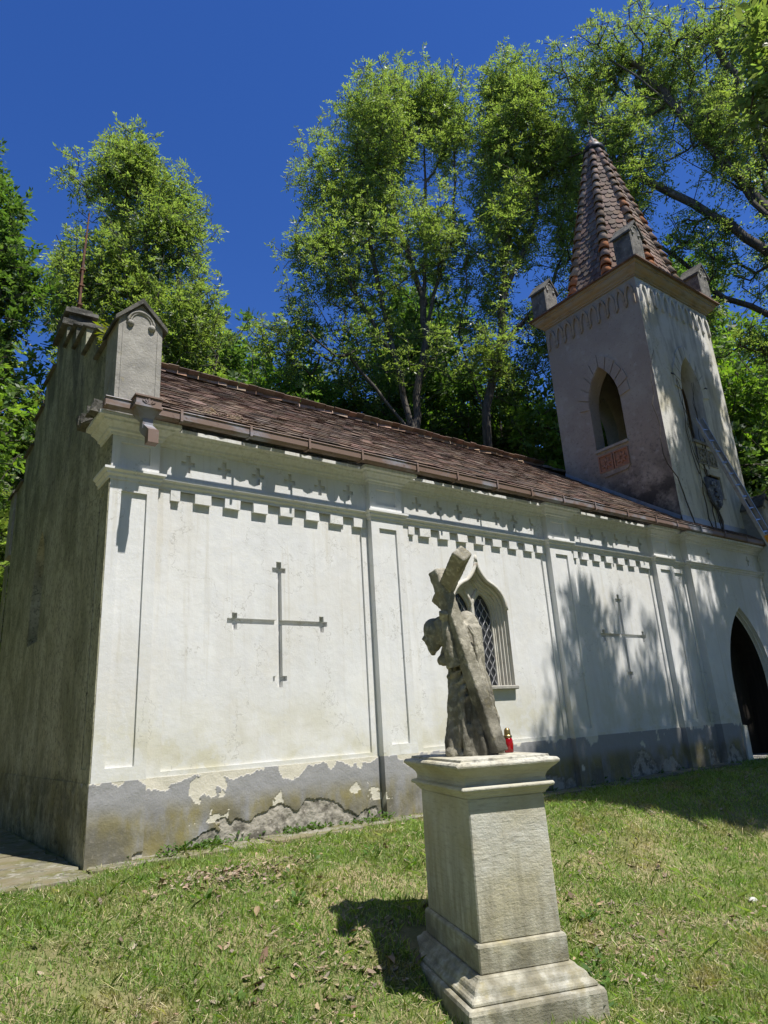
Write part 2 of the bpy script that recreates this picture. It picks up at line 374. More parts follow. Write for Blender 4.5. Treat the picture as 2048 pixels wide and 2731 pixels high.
    def build(s, name, material, parent=None, smooth=False, bevel=0.0, label=None, merge=True, kind=None):
        me = bpy.data.meshes.new(name); me.from_pydata(s.v, [], s.f)
        if merge:
            bm = bmesh.new(); bm.from_mesh(me)
            bmesh.ops.remove_doubles(bm, verts=bm.verts, dist=1e-5)
            bmesh.ops.recalc_face_normals(bm, faces=bm.faces); bm.to_mesh(me); bm.free()
        me.materials.append(MATS[material] if isinstance(material, str) else material)
        if smooth: me.shade_smooth()
        o = bpy.data.objects.new(name, me); COL.objects.link(o)
        if parent: o.parent = parent
        if bevel:
            b = o.modifiers.new('bevel', 'BEVEL'); b.width = bevel; b.segments = 1; b.limit_method = 'ANGLE'
        if label: o['label'] = label
        if kind: o['kind'] = kind
        return o

def arch(cx, hw, z0, zs, za, kind='pointed', n=10):
    pts = [(hw, z0), (hw, zs)]; h = za - zs
    if kind == 'pointed':
        r = (hw * hw + h * h) / (2 * hw); cc = hw - r; a1 = math.atan2(h, -cc)
        pts += [(max(cc + r * math.cos(a1 * i / n), 0), zs + r * math.sin(a1 * i / n)) for i in range(1, n + 1)]
    elif kind == 'ogee':
        k1 = n // 2 + 2
        for i in range(1, k1 + 1):
            a = math.radians(68) * i / k1; pts.append((hw * math.cos(a) ** .9, zs + h * .55 * math.sin(a) / math.sin(math.radians(68))))
        u0, q0 = pts[-1]
        for i in range(1, n - 1):
            t = i / (n - 2); pts.append((u0 * (1 - t) ** 1.55, q0 + (za - q0) * (t ** 1.35 * .75 + t * .25)))
    pts[-1] = (0.0, za)
    return (cx, pts)

def link_mesh(name, me, parent=None, loc=None):
    o = bpy.data.objects.new(name, me); COL.objects.link(o)
    if parent: o.parent = parent
    if loc is not None: o.location = loc
    return o

def thing(name, label, cat, loc=(0, 0, 0), rotz=0.0, group=None):
    o = bpy.data.objects.new(name, None); COL.objects.link(o); o.location = loc; o.rotation_euler = (0, 0, rotz)
    o.empty_display_size = .2
    tag(o, label, cat, group); return o
def tag(o, label=None, cat=None, group=None, kind=None):
    if label: o['label'] = label
    if cat: o['category'] = cat
    if group: o['group'] = group
    if kind: o['kind'] = kind
    return o

def quads_mesh(name, V, F, material, col=None):
    """fast mesh from numpy arrays: V (n,3), F (m,k)"""
    me = bpy.data.meshes.new(name); V = np.asarray(V, np.float32); F = np.asarray(F, np.int32)
    me.vertices.add(len(V)); me.vertices.foreach_set('co', V.ravel())
    k = F.shape[1]; me.loops.add(F.size); me.loops.foreach_set('vertex_index', F.ravel())
    me.polygons.add(len(F)); me.polygons.foreach_set('loop_start', np.arange(len(F), dtype=np.int32) * k)
    me.polygons.foreach_set('loop_total', np.full(len(F), k, np.int32))
    me.update(calc_edges=True); me.materials.append(MATS[material])
    return me

# ------------------------------------------------------------------ terrain
def sstep(a, b, t):
    t = np.clip((t - a) / (b - a), 0, 1); return t * t * (3 - 2 * t)
def gz(x, y):
    x = np.asarray(x, float); y = np.asarray(y, float)
    z = -0.60 * (1 - sstep(-3.5, -0.9, y)) - 0.03 * np.clip(-3.5 - y, 0, 6)
    z = z + 0.30 * np.clip(y - 10, 0, 200) ** 1.0 * sstep(10, 16, y) * .9
    z = z + 0.22 * np.clip(x - 24, 0, 100) * sstep(24, 34, x) + .12 * np.clip(-8 - x, 0, 60)
    d = np.hypot(x, y)
    z = z + .025 * np.sin(x * 1.7 + y * .8) * np.cos(y * 2.1 - x * .6) * sstep(.3, 1.2, -y) + .9 * np.sin(x * .11) * sstep(16, 40, d)
    return z
def axis(a, b, near, far_step):
    v = [0.0]; 
    while v[-1] < b: v.append(v[-1] + (near if v[-1] < 14 else min(far_step, (v[-1] - 14) * .25 + near)))
    w = [0.0]
    while w[-1] > a: w.append(w[-1] - (near if w[-1] > -9 else min(far_step, (-w[-1] - 9) * .25 + near)))
    return np.array(sorted(set(v + w)))
gx = axis(-300, 300, .25, 25); gy = axis(-300, 300, .25, 25)
GX, GY = np.meshgrid(gx, gy, indexing='ij'); GZ = gz(GX, GY)
V = np.stack([GX, GY, GZ], -1).reshape(-1, 3); nx, ny = len(gx), len(gy)
ii, jj = np.meshgrid(np.arange(nx - 1), np.arange(ny - 1), indexing='ij'); b0 = (ii * ny + jj).ravel()
me = quads_mesh('ground', V, np.stack([b0, b0 + ny, b0 + ny + 1, b0 + 1], -1), 'soil'); me.shade_smooth()
tag(link_mesh('ground', me), 'patchy sunlit lawn ground around the chapel', kind='structure')

# concrete apron: cracked slabs along the wall foot and round the corner
apron = bpy.data.objects.new('concrete_apron', None); COL.objects.link(apron); tag(apron, 'cracked mossy concrete apron along the foot of the wall', kind='structure')
def slab(x0, x1, y0, y1):
    mb = MB(); pts = []
    n = 9
    for a, b in (((x0, y0), (x1, y0)), ((x1, y0), (x1, y1)), ((x1, y1), (x0, y1)), ((x0, y1), (x0, y0))):
        for i in range(n):
            t = i / n; pts.append((a[0] + (b[0] - a[0]) * t + random.uniform(-.03, .03), a[1] + (b[1] - a[1]) * t + random.uniform(-.03, .03)))
    zt = .02 + random.uniform(-.012, .012)
    top = [mb.P(x, y, max(zt, float(gz(x, y)) + .012)) for x, y in pts]; bot = [mb.P(x, y, -.12) for x, y in pts]
    mb.f.append(top)
    for i in range(len(pts)): mb.f.append([bot[i], bot[(i + 1) % len(pts)], top[(i + 1) % len(pts)], top[i]])
    mb.build('slab', 'concrete', apron)
x = 0.02
while x < 10.5:
    w = random.uniform(.75, 1.25); slab(x, min(x + w - .03, 10.7), -.24 - random.uniform(0, .12), .11); x += w
for (x0, x1, y0, y1) in ((-1.25, -.05, -.5, 1.3), (-2.6, -1.3, -.42, .9), (-2.6, -1.3, .95, 3.2), (-1.25, -.05, 1.35, 3.6), (-1.25, -.05, 3.65, 6), (-2.6, -1.3, 3.25, 6)): slab(x0, x1, y0, y1)

# ------------------------------------------------------------------ chapel
chapel = thing('chapel', 'white stuccoed chapel with tiled roof and square bell tower', 'chapel')
PIL = [(0.0, .5), (3.24, 3.757), (6.70, 7.23), (9.63, 10.2)]
PLZ = .686
def cross_rects(cx, cz, hw, hh, t, d):
    return [(cx - t / 2, cx + t / 2, cz - hh, cz + hh, d), (cx - hw, cx + hw, cz - t / 2, cz + t / 2, d)]
# pilasters
for i, (a, b) in enumerate(PIL):
    mb = MB().relief(a + (.012 if a == 0 else 0), b, PLZ, 4.09, 0.0, [(a + .125, b - .115, .806, 3.46, .028), (a + .10, b - .10, 3.78, 3.99, .022)], back=.13)
    mb.build('pilaster', 'plaster', chapel)
# bays with raised border, recessed panel, frieze crosses
def bay(a, b, ncross, big=None, win=None):
    R = [(a + .165, b - .095, .735, 3.575, .125)]
    pitch = (b - a - .5) / (ncross - 1) if ncross > 1 else 0
    for k in range(ncross):
        R += cross_rects(a + .25 + .1 + k * (pitch if ncross < 2 else (b - a - .62) / (ncross - 1)), 3.915, .078, .105, .05, .135)
    if big:
        cx, cz = big; d = .185
        R += [(cx - .032, cx + .032, cz - .71, cz + .705, d), (cx - .633, cx + .633, cz - .027, cz + .03, d),
              (cx - .087, cx + .087, cz + .575, cz + .635, d), (cx - .087, cx + .087, cz - .645, cz - .59, d),
              (cx - .575, cx - .515, cz - .095, cz + .09, d), (cx + .525, cx + .585, cz - .095, cz + .09, d)]
    if win: R.append((*win, None))
    return MB().relief(a, b, PLZ, 4.09, .098, R, back=.45)
WB = (4.60, 5.70, 1.44, 3.26)
bays = [(.5, 3.24, 6, (1.97, 2.205), None), (3.757, 6.70, 7, None, WB), (7.23, 9.63, 6, (8.48, 2.22), None)]
OG = [arch(5.15, .535 - .027 * k, 1.44, 2.52, 3.23 - .06 * k, 'ogee') for k in range(5)]
for i, bb in enumerate(bays):
    mb = bay(*bb)
    if bb[4]: mb.plate(OG[0], WB, .125)
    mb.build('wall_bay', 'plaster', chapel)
    a, b = bb[0], bb[1]; n = 8 if i == 1 else (7 if i == 0 else 6)
    p = (b - a - .40) / (n + .0)
    start = a + .43 if i == 0 else a + .36
    p = .3495 if i != 2 else .335
    for k in range(n):
        MB().box(start + k * p, start + k * p + .187, .080, .135, 3.462, 3.578, .004).build('dentil', 'plaster', chapel)
    MB().box(a + .16, a + .262, .080, .135, 3.462, 3.578, .003).build('dentil', 'plaster', chapel)
    MB().box(b - .215, b - .09, .080, .135, 3.462, 3.578, .003).build('dentil', 'plaster', chapel)
MB().relief(10.2, 10.74, PLZ, 4.09, .098, [(10.3, 10.66, .735, 3.46, .125)], back=.45).build('wall_bay', 'plaster', chapel)
# portal bay
DO = [arch(12.3, .83 - .035 * k, 0.0, 1.35, 2.87 - .05 * k) for k in range(4)]
mb = MB().relief(10.74, 13.75, PLZ, 4.09, -.04, [(11.40, 13.20, PLZ, 2.90, None), *cross_rects(11.5, 3.9, .078, .105, .05, 0), *cross_rects(13.1, 3.9, .078, .105, .05, 0)], back=.5)
mb.plate(DO[0], (11.40, 13.20, 0, 2.90), -.04)
mb.build('wall_bay', 'plaster', chapel, label='portal bay with the pointed doorway')
mb = MB()
for k, (d0, d1) in enumerate(((-.04, .03), (.03, .09))):
    mb.ring(DO[k], d0, DO[k], d1); mb.ring(DO[k], d1, DO[k + 1], d1)
portal = mb.build('portal', 'plaster', chapel)
mb = MB().ring(DO[2], .09, DO[2], .50); mb.build('door_reveal', 'dark_wood_shade', portal)  # reveal coloured near black to paint in the shade of the portal
MB().fill(DO[2], .495).build('door', 'dark_wood_shade', chapel, label='dark wooden door standing in for the black shade inside the pointed portal')
MB().box(11.52, 13.08, -.16, .49, -.05, .03).build('threshold', 'grey_stone', chapel)
MB().box(11.40, 11.50, -.10, .0, .0, .62, .02).build('guard_stone', 'plaster', chapel)

# plinth with peeled paint and broken render
def fbm(x, y, s, o=0.0): return mnoise.fractal(Vector((x * s + o, y * s + o * .7, o)), 1.0, 2.0, 5)
def plinth(a, b, y, z1=PLZ, crumb=None, peel=.12, side=False, m=None, name='plinth'):
    st_ = .009 if b < 4 else .022; nx = max(4, int((b - a) / st_)); nz = int(z1 / st_); V = []; pe = []; cr_ = []
    for i in range(nx + 1):
        for k in range(nz + 1):
            x = a + (b - a) * i / nx; z = -.12 + (z1 + .12) * k / nz
            n1 = fbm(x, z, 2.1, 3.3); n2 = fbm(x, z, 5.5, 9.1); c = 0.0
            if crumb:
                top = 0.0
                for (cx, w, h) in crumb: top = max(top, h * max(0.0, 1 - ((x - cx) / w) ** 2))
                c = 1.0 if z < top + .10 * n1 + .05 * n2 and top > .02 else 0.0
            pl = 1.0 if (z1 - z) < (fbm(x, 1.0, 2.6, 5.0) * .16 + fbm(x, z, 7, 2.0) * .06 + peel - .10) else 0.0
            if n1 > .40 and n2 > .06 and z > .22: pl = 1.0
            d = c * (.013 + .010 * n2 + .007 * fbm(x, z, 14, 1.0)) + (1 - c) * (pl * .004 + .004 * n2)
            V.append((x, y + d, z)); pe.append(pl * (1 - c)); cr_.append(c)
    F = [(i * (nz + 1) + k, (i + 1) * (nz + 1) + k, (i + 1) * (nz + 1) + k + 1, i * (nz + 1) + k + 1) for i in range(nx) for k in range(nz)]
    nb = len(V)
    V += [(a, y + .35, -.12), (b, y + .35, -.12), (b, y + .35, z1), (a, y + .35, z1)]
    c00, c10, c11, c01 = 0, nx * (nz + 1), nx * (nz + 1) + nz, nz
    me = bpy.data.meshes.new(name)
    F += [[k for k in range(c01, -1, -1)] + [nb, nb + 3], [nb + 1] + [c10 + k for k in range(nz + 1)] + [nb + 2],
          [c01] + [i * (nz + 1) + nz for i in range(1, nx + 1)] + [nb + 2, nb + 3]]
    if m: V = [m(*p) for p in V]
    me.from_pydata(V, [], F); me.materials.append(MATS['plinth_paint'] if not m else MATS['end_plaster'])
    for nm, dat in (('peel', pe), ('crumble', cr_)):
        at = me.attributes.new(nm, 'FLOAT', 'POINT'); at.data.foreach_set('value', dat + [0.0] * 4)
    return link_mesh(name, me, chapel)
plinth(.5, 3.24, .085, crumb=[(1.75, .85, .24), (2.45, .5, .34), (3.0, .22, .12)], peel=.15)
plinth(3.757, 6.70, .085, crumb=[(4.1, .5, .22), (6.0, .9, .3)], peel=.10)
plinth(7.23, 9.63, .085, crumb=[(8.4, .4, .38), (9.2, .4, .25)], peel=.07)
plinth(10.2, 10.74, .085, crumb=[(10.4, .3, .3)], peel=.07)
for (a, b) in PIL: plinth(a, b, -.004, peel=.13, crumb=[(b - .02, .14, .06)] if a < 1 else None)
plinth(10.74, 11.42, -.045, crumb=[(11.0, .3, .34)], peel=.08)
plinth(13.18, 13.75, -.045, peel=.08)

# string course and main cornice, breaking forward over the pilasters
PATH = [(0, .40), (0, 0), (.5, 0), (.5, .098)]
for a, b in PIL[1:]: PATH += [(a, .098), (a, 0), (b, 0), (b, .098)]
PATH += [(10.74, .098), (10.74, -.04), (13.75, -.04), (13.75, 1.0)]
SC = [(-.02, 3.575), (.012, 3.575), (.012, 3.605), (.035, 3.625), (.035, 3.645), (.062, 3.665), (.062, 3.69), (-.02, 3.712)]
MB().pathsweep(PATH, SC).build('string_course', 'plaster', chapel)
CO = [(-.05, 4.06), (.015, 4.06), (.02, 4.085), (.045, 4.095), (.05, 4.12), (.085, 4.15), (.115, 4.165), (.12, 4.185), (.17, 4.195), (.17, 4.235), (-.05, 4.25)]
MB().pathsweep(PATH, CO).build('cornice', 'plaster', chapel)
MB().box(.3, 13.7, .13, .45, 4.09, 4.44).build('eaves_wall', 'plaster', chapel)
# broken masonry cap on the cornice return at the corner
mb = MB()
for k in range(16):
    x = random.uniform(-.26, .02); y = random.uniform(-.10, .42); s = random.uniform(.03, .08)
    mb.box(x - s, x + s, y - s, y + s, 4.24, 4.27 + random.uniform(.02, .13), .03)
mb.build('broken_corner_stones', 'dark_stone', chapel, label='crumbled stones on the corner of the cornice')

# end wall, back wall, far end
ML = lambda u, d, z: (d, u, z)
NI = [arch(3.55, .36, 2.35, 3.25, 3.95), arch(3.55, .30, 2.42, 3.22, 3.85)]
mb = MB(ML).relief(.42, 6.38, 0.55, 4.3, .022, [(3.15, 3.95, 2.35, 4.0, None)], back=.45)
mb.plate(NI[0], (3.15, 3.95, 2.35, 4.0), .022); mb.ring(NI[0], .022, NI[1], .24); mb.fill(NI[1], .24)
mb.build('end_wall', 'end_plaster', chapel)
for a, b in ((0.0, .42), (6.38, 6.8)):
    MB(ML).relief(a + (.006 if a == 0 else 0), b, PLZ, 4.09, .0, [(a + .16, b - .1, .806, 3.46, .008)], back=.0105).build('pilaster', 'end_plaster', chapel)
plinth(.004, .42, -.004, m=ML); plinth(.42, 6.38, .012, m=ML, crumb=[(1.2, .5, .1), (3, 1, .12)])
MB().box(.46, 13.7, 6.5, 6.8, -.1, 4.4).build('back_wall', 'plaster', chapel)
MB().box(13.45, 13.75, .5, 6.5, -.1, 6.0).build('facade_wall', 'plaster', chapel)
# stepped gable
GS = [(.42, 1.02, 5.42), (1.02, 1.72, 5.84), (1.72, 2.38, 6.27), (2.38, 3.08, 6.66), (3.72, 4.42, 6.66), (4.42, 5.08, 6.27), (5.08, 5.78, 5.84), (5.78, 6.38, 5.42)]
for a, b, e in GS:
    mb = MB(ML); mb.box(a, b, .02, .42, 4.29, e)
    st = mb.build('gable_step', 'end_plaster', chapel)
    mb = MB(); y0, y1 = a - .035, b - .004
    pts = [(-.03, e), (.47, e), (.47, e + .035), (.21, e + .10), (-.03, e + .035)]
    mb.prism(pts, y0, y1); mb.build('coping', 'dark_stone', st, bevel=.01)
mb = MB(ML); mb.box(3.08, 3.72, .02, .42, 4.29, 7.06); pk = mb.build('gable_step', 'end_plaster', chapel, label='topmost block of the stepped gable')
for k, (o, z0, z1) in enumerate(((.05, 7.06, 7.15), (-.03, 7.15, 7.30), (.02, 7.30, 7.37), (-.06, 7.37, 7.45))):
    MB().box(.0 - o, .42 + o, 3.08 - o, 3.72 + o, z0, z1, .012).build('coping', 'dark_stone', pk)
rod = MB().tube([(.2, 3.3, 7.4), (.2, 3.28, 8.5), (.22, 3.25, 9.35)], [.022, .02, .009], 6).build('lightning_rod', 'rust', chapel)
MB().tube([(.2, 3.36, 7.4), (.2, 3.38, 8.45)], [.022, .016], 6).build('rod_stay', 'rust', rod)
for z in (7.6, 7.95, 8.25): MB().box(.17, .24, 3.26, 3.40, z, z + .025).build('rod_clamp', 'rust', rod)

def pinnacle(x0, x1, y0, y1, z0, ze, zt, material='grey_stone', face=True, name='pinnacle', detail=True):
    """gabled stone block, gable facing the lawn"""
    cx = (x0 + x1) / 2; h = zt - ze
    body = MB().prism([(x0, z0), (x1, z0), (x1, ze), (cx, zt), (x0, ze)], y0, y1).build(name, material, chapel)
    mb = MB(); o = .045; t = .05
    for sg in (-1, 1):
        xa = cx + sg * ((x1 - x0) / 2 + o); sl = h / ((x1 - x0) / 2)
        za = ze - o * sl
        pts = [(cx, zt + .004), (xa, za), (xa, za + t), (cx, zt + t * 1.3)]
        mb.prism(pts, y0 - o, y1 + o)
    mb.build('coping', 'dark_stone', body)
    if detail:
        mb = MB(); w = (x1 - x0) * .30; zz = ze - .02
        P = []
        for i in range(13):
            t = i / 12; a = math.pi * t
            P.append((cx - w * math.cos(a), y0 - .006, zz + (zt - .10 - zz) * math.sin(a) ** .8))
        mb.tube(P, .020, 5); mb.tube([(p[0] * .82 + cx * .18, p[1] + .004, p[2] - .018) for p in P], .012, 5)
        for sg in (-1, 1):
            mb.lathe([(.006, zz - .05), (.03, zz - .035), (.042, zz - .01), (.03, zz + .02), (.006, zz + .03)], 8, (cx + sg * w * .82, y0 - .004))
        mb.build('trefoil', 'grey_stone', body, smooth=True)
        for xa in (x0 + .05, x1 - .05): MB().box(xa - .006, xa + .006, y0 - .007, y0 + .01, z0 + .05, ze - .06).build('bead', 'grey_stone', body)
    return body
pinnacle(-.015, .46, -.03, .42, 4.25, 5.42, 5.66)
pinnacle(-.015, .46, 6.38, 6.83, 4.25, 5.42, 5.66, detail=False)
pinnacle(13.62, 14.06, -.36, .10, 4.30, 5.14, 5.38)
MB().box(13.62, 14.04, -.30, .04, -.1, 4.30).build('corner_buttress', 'plaster', chapel)

# roof
RS = .685; EY, EZ = -.16, 4.40; RY = 3.4; RZ = EZ + RS * (RY - EY); SA = math.atan(RS); SLN = (RY - EY) / math.cos(SA)
mb = MB()
mb.prism([(EY + .04, EZ - .05), (RY, RZ - .05 + .02), (2 * RY - EY - .04, EZ - .05), (2 * RY - EY - .1, EZ - .12), (RY, RZ - .14), (EY + .1, EZ - .12)], .43, 13.9)
mb.v = [(d, u, z) for (u, d, z) in mb.v]
roof = mb.build('roof', 'roof_deck', chapel)
def tile_shape(w, l, t, seg=4):
    """beaver-tail tile: x across, y up the slope, rounded lower end at y=0"""
    pts = [(-w / 2, l), (-w / 2, w * .22)] + [(-w / 2 * math.cos(math.pi * i / seg), w * .22 * (1 - math.sin(math.pi * i / seg))) for i in range(1, seg)] + [(w / 2, w * .22), (w / 2, l)]
    V = [(x, y, 0) for x, y in pts] + [(x, y, t) for x, y in pts]; n = len(pts)
    return V, [list(range(n))[::-1], list(range(n, 2 * n))] + [[i, (i + 1) % n, n + (i + 1) % n, n + i] for i in range(n)]
TV, TF = tile_shape(.176, .30, .015)
tile_me = bpy.data.meshes.new('tile'); tile_me.from_pydata(TV, [], TF); tile_me.materials.append(MATS['roof_tile'])
tiles = []; row = 0; s = 0.0; CRS = .150
while s < SLN - .05:
    x = .46 + (.09 if row % 2 else 0)
    while x < 13.85:
        y = EY + s * math.cos(SA)
        if not (x > 10.95 and x < 14.2 and y > .02):
            ex = random.uniform(-.012, .012) - (random.uniform(-.01, .085) if row == 0 else 0)
            tiles.append((x, s + ex, random.gauss(0, .018), random.uniform(0, .010), random.gauss(0, .025)))
        x += .180
    row += 1; s += CRS
def tile_matrix(x, s, rz, lift, tilt):
    M = Matrix.Translation((x, EY + s * math.cos(SA), EZ + s * math.sin(SA) + .012 + lift)) @ Matrix.Rotation(SA, 4, 'X') @ Matrix.Rotation(-.075 + tilt * .6, 4, 'X') @ Matrix.Rotation(rz, 4, 'Z')
    return M
def near(t):
    p = Vector((t[0], EY + t[1] * math.cos(SA), EZ + t[1] * math.sin(SA))); return (p - CAM).length
vis = sorted([t for t in tiles if t[0] > .5], key=near); first = set(id(t) for t in vis[:290])
bv, bf = [], []
for t in tiles:
    M = tile_matrix(*t)
    if id(t) in first:
        o = link_mesh('tile', tile_me, roof); o.matrix_local = M
    else:
        n0 = len(bv); bv += [tuple(M @ Vector(v)) for v in TV]; bf += [[n0 + i for i in f] for f in TF]
me = bpy.data.meshes.new('far_tiles'); me.from_pydata(bv, [], bf); me.materials.append(MATS['roof_tile'])
tag(link_mesh('tiles_beyond', me, roof), kind='stuff')
bk = link_mesh('back_slope_tiles', me, roof); bk.matrix_local = Matrix.Translation((0, 2 * RY, 0)) @ Matrix.Diagonal((1, -1, 1, 1)); bk['kind'] = 'stuff'
def half_tube(l, r0, r1, n=7, t=.015):
    V = []; F = []
    for k, (y, r) in enumerate(((0, r0), (l, r1))):
        for q in (r, r - t):
            for i in range(n + 1):
                a = math.pi * i / n; V.append((q * math.cos(a), y, q * math.sin(a)))
    m = n + 1
    for i in range(n):
        F += [[i, i + 1, 2 * m + i + 1, 2 * m + i], [m + i, 3 * m + i, 3 * m + i + 1, m + i + 1], [i, m + i, m + i + 1, i + 1]]
    return V, F
HV, HF = half_tube(.42, .12, .095)
ridge_me = bpy.data.meshes.new('ridge_tile'); ridge_me.from_pydata(HV, [], HF); ridge_me.materials.append(MATS['ridge_tile']); ridge_me.shade_smooth()
x = .45
while x < 13.6:
    o = link_mesh('ridge_tile', ridge_me, roof)
    o.matrix_local = Matrix.Translation((x + .42, RY + random.uniform(-.01, .01), RZ - .015 + random.uniform(-.01, .015))) @ Matrix.Rotation(math.pi / 2 + random.gauss(0, .02), 4, 'Z') @ Matrix.Rotation(random.gauss(0, .03), 4, 'X')
    x += .36
# debris of twigs caught behind the gutter
mb = MB()
for k in range(70):
    x = random.gauss(1.25, .22); y = random.uniform(-.16, .10); z = EZ + RS * (y - EY) + .05; a = random.uniform(0, 6.28); l = random.uniform(.04, .12)
    mb.tube([(x, y, z), (x + l * math.cos(a), y + l * .3 * math.sin(a), z + random.uniform(-.02, .05))], .004, 3)
o = mb.build('twig_litter', 'dry_leaf', None); tag(o, 'clump of dry twigs and leaves caught behind the gutter', 'twigs', kind='stuff')

# gutter
gprof = [(a + .03, b_) for a, b_ in [(-.280, 4.345), (-.290, 4.355), (-.296, 4.345), (-.284, 4.335), (-.284, 4.262), (-.262, 4.244), (-.200, 4.244), (-.190, 4.262), (-.190, 4.285), (-.196, 4.285), (-.196, 4.266), (-.204, 4.252), (-.258, 4.252), (-.276, 4.268), (-.276, 4.345)]]
mb = MB(); mb.prism([(a, b) for a, b in gprof], -.15, 13.95); mb.v = [(d, u, z) for (u, d, z) in mb.v]
gutter = mb.build('gutter', 'gutter_brown', chapel)
MB().box(-.152, -.146, -.254, -.160, 4.246, 4.335).build('gutter_end', 'gutter_brown', gutter)
for x in (.62, 1.42, 2.2, 2.96, 3.84, 4.57, 5.36, 6.1, 6.88, 7.7, 8.6, 9.45, 10.15, 11.0, 11.9, 12.8, 13.6):
    x += random.uniform(-.02, .02)
    mb = MB(); mb.prism([(-.272, 4.365), (-.276, 4.235), (-.14, 4.235), (-.14, 4.39), (-.147, 4.39), (-.147, 4.241), (-.269, 4.241), (-.264, 4.365)], x, x + .028); mb.v = [(d, u, z) for (u, d, z) in mb.v]
    mb.build('bracket', 'gutter_brown', gutter)
hop = MB().box(.118, .375, -.372, -.17, 4.285, 4.37).build('hopper', 'gutter_brown', gutter)
MB().rectsweep(.118, .375, -.372, -.17, [(.0, 4.285), (.012, 4.285), (.012, 4.262), (0, 4.262), (-.01, 4.25), (-.075, 4.14)]).build('hopper_funnel', 'gutter_brown', hop)
MB().box(.105, .388, -.385, -.16, 4.37, 4.388).build('hopper_rim', 'gutter_brown', hop)
for k, (dx, h, w) in enumerate(((0, .075, .016), (-.03, .062, .012), (.03, .062, .012), (-.058, .045, .011), (.058, .045, .011))):
    mb = MB(); c = .246
    mb.prism([(c + dx * .15 - .004, 4.292), (c + dx * .15 + .004, 4.292), (c + dx + w * .7, 4.292 + h * .7), (c + dx * 1.15, 4.292 + h), (c + dx - w * .7, 4.292 + h * .72)], -.380, -.368)
    mb.build('palmette_leaf', 'gutter_brown', hop)
sp = MB()
sp.bar((.262, -.262, 4.16), (.262, -.262, 4.05), .105, .105, (0, 1, 0))
sp.bar((.262, -.262, 4.07), (.275, -.42, 3.95), .104, .098, (1, 0, 0))
sp.bar((.275, -.42, 3.985), (.275, -.42, 3.845), .105, .105, (0, 1, 0))
sp.build('spout', 'gutter_brown', gutter)

# gothic window
wframe = MB()
for k in range(4):
    d0 = .125 + .04 * k; wframe.ring(OG[k], d0 - (.02 if k == 0 else 0), OG[k], d0 + .04); wframe.ring(OG[k], d0 + .04, OG[k + 1], d0 + .04)
wframe.ring(OG[4], .285, OG[4], .36)
window = wframe.build('window', 'window_stone', chapel, label='ogee arched twin lancet window with wire lattice')
mb = MB(); rr = OG[0][1]
Pl = [(5.15 - u, .115, z) for u, z in rr[1:]] ; Pr = [(5.15 + u, .115, z) for u, z in rr[1:]]
mb.tube(Pl, .028, 6); mb.tube(Pr, .028, 6); mb.tube([(5.15, .115, 3.2), (5.15, .105, 3.30)], [.035, .012], 6)
mb.build('hood_mould', 'window_stone', window, smooth=True)
LZ = 2.78
pane_cx = [4.938, 5.362]; LA = [arch(c, .182, 1.47, 2.45, LZ) for c in pane_cx]
mb = MB(); 
hw_in = OG[4][1]
rect = (4.795, 5.505, 1.47, 2.98)
for q, (lo_, hi_) in enumerate(((4.725, 5.15), (5.15, 5.575))):
    mb.plate(LA[q], (lo_, hi_, 1.47, 3.02), .30); mb.ring(LA[q], .30, LA[q], .345)
mb.build('tracery', 'window_stone', window)
MB().tube([(5.15, .285, 1.46), (5.15, .285, 2.5), (5.15, .285, 2.62)], .034, 8).build('mullion', 'window_stone', window)
mb = MB()
for sg in (-1, 1): mb.tube([(5.15, .285, 2.55), (5.15 + sg * .03, .285, 2.68), (5.15 + sg * .10, .285, 2.79), (5.15 + sg * .155, .29, 2.85)], [.032, .03, .024, .014], 6)
mb.build('tracery_branch', 'window_stone', window, smooth=True)
MB().prism([(4.60, 1.40), (5.70, 1.40), (5.70, 1.455), (4.60, 1.455)], .045, .36).build('sill', 'grey_stone', window, bevel=.012)
for q, c in enumerate(pane_cx):
    pane = MB().fill(LA[q], .335).build('pane', 'window_glass', window)
    mb = MB()
    for k in range(6):
        xx = c - .155 + k * .062; P = []
        zt = 2.45 + (LZ - 2.45) * (1 - abs(xx - c) / .187) * .92
        z = 1.48; i = 0
        while z < zt:
            ph = (z / .092) % 2; tri = abs(ph - 1) * 2 - 1; tri = max(-.6, min(.6, tri)) / .6
            P.append((xx + (1 if k % 2 else -1) * tri * .021, .318, z)); z += .0185
        if len(P) > 2: mb.tube(P, .0048, 4, cap=False)
    mb.build('lattice', 'lattice_lead', pane)

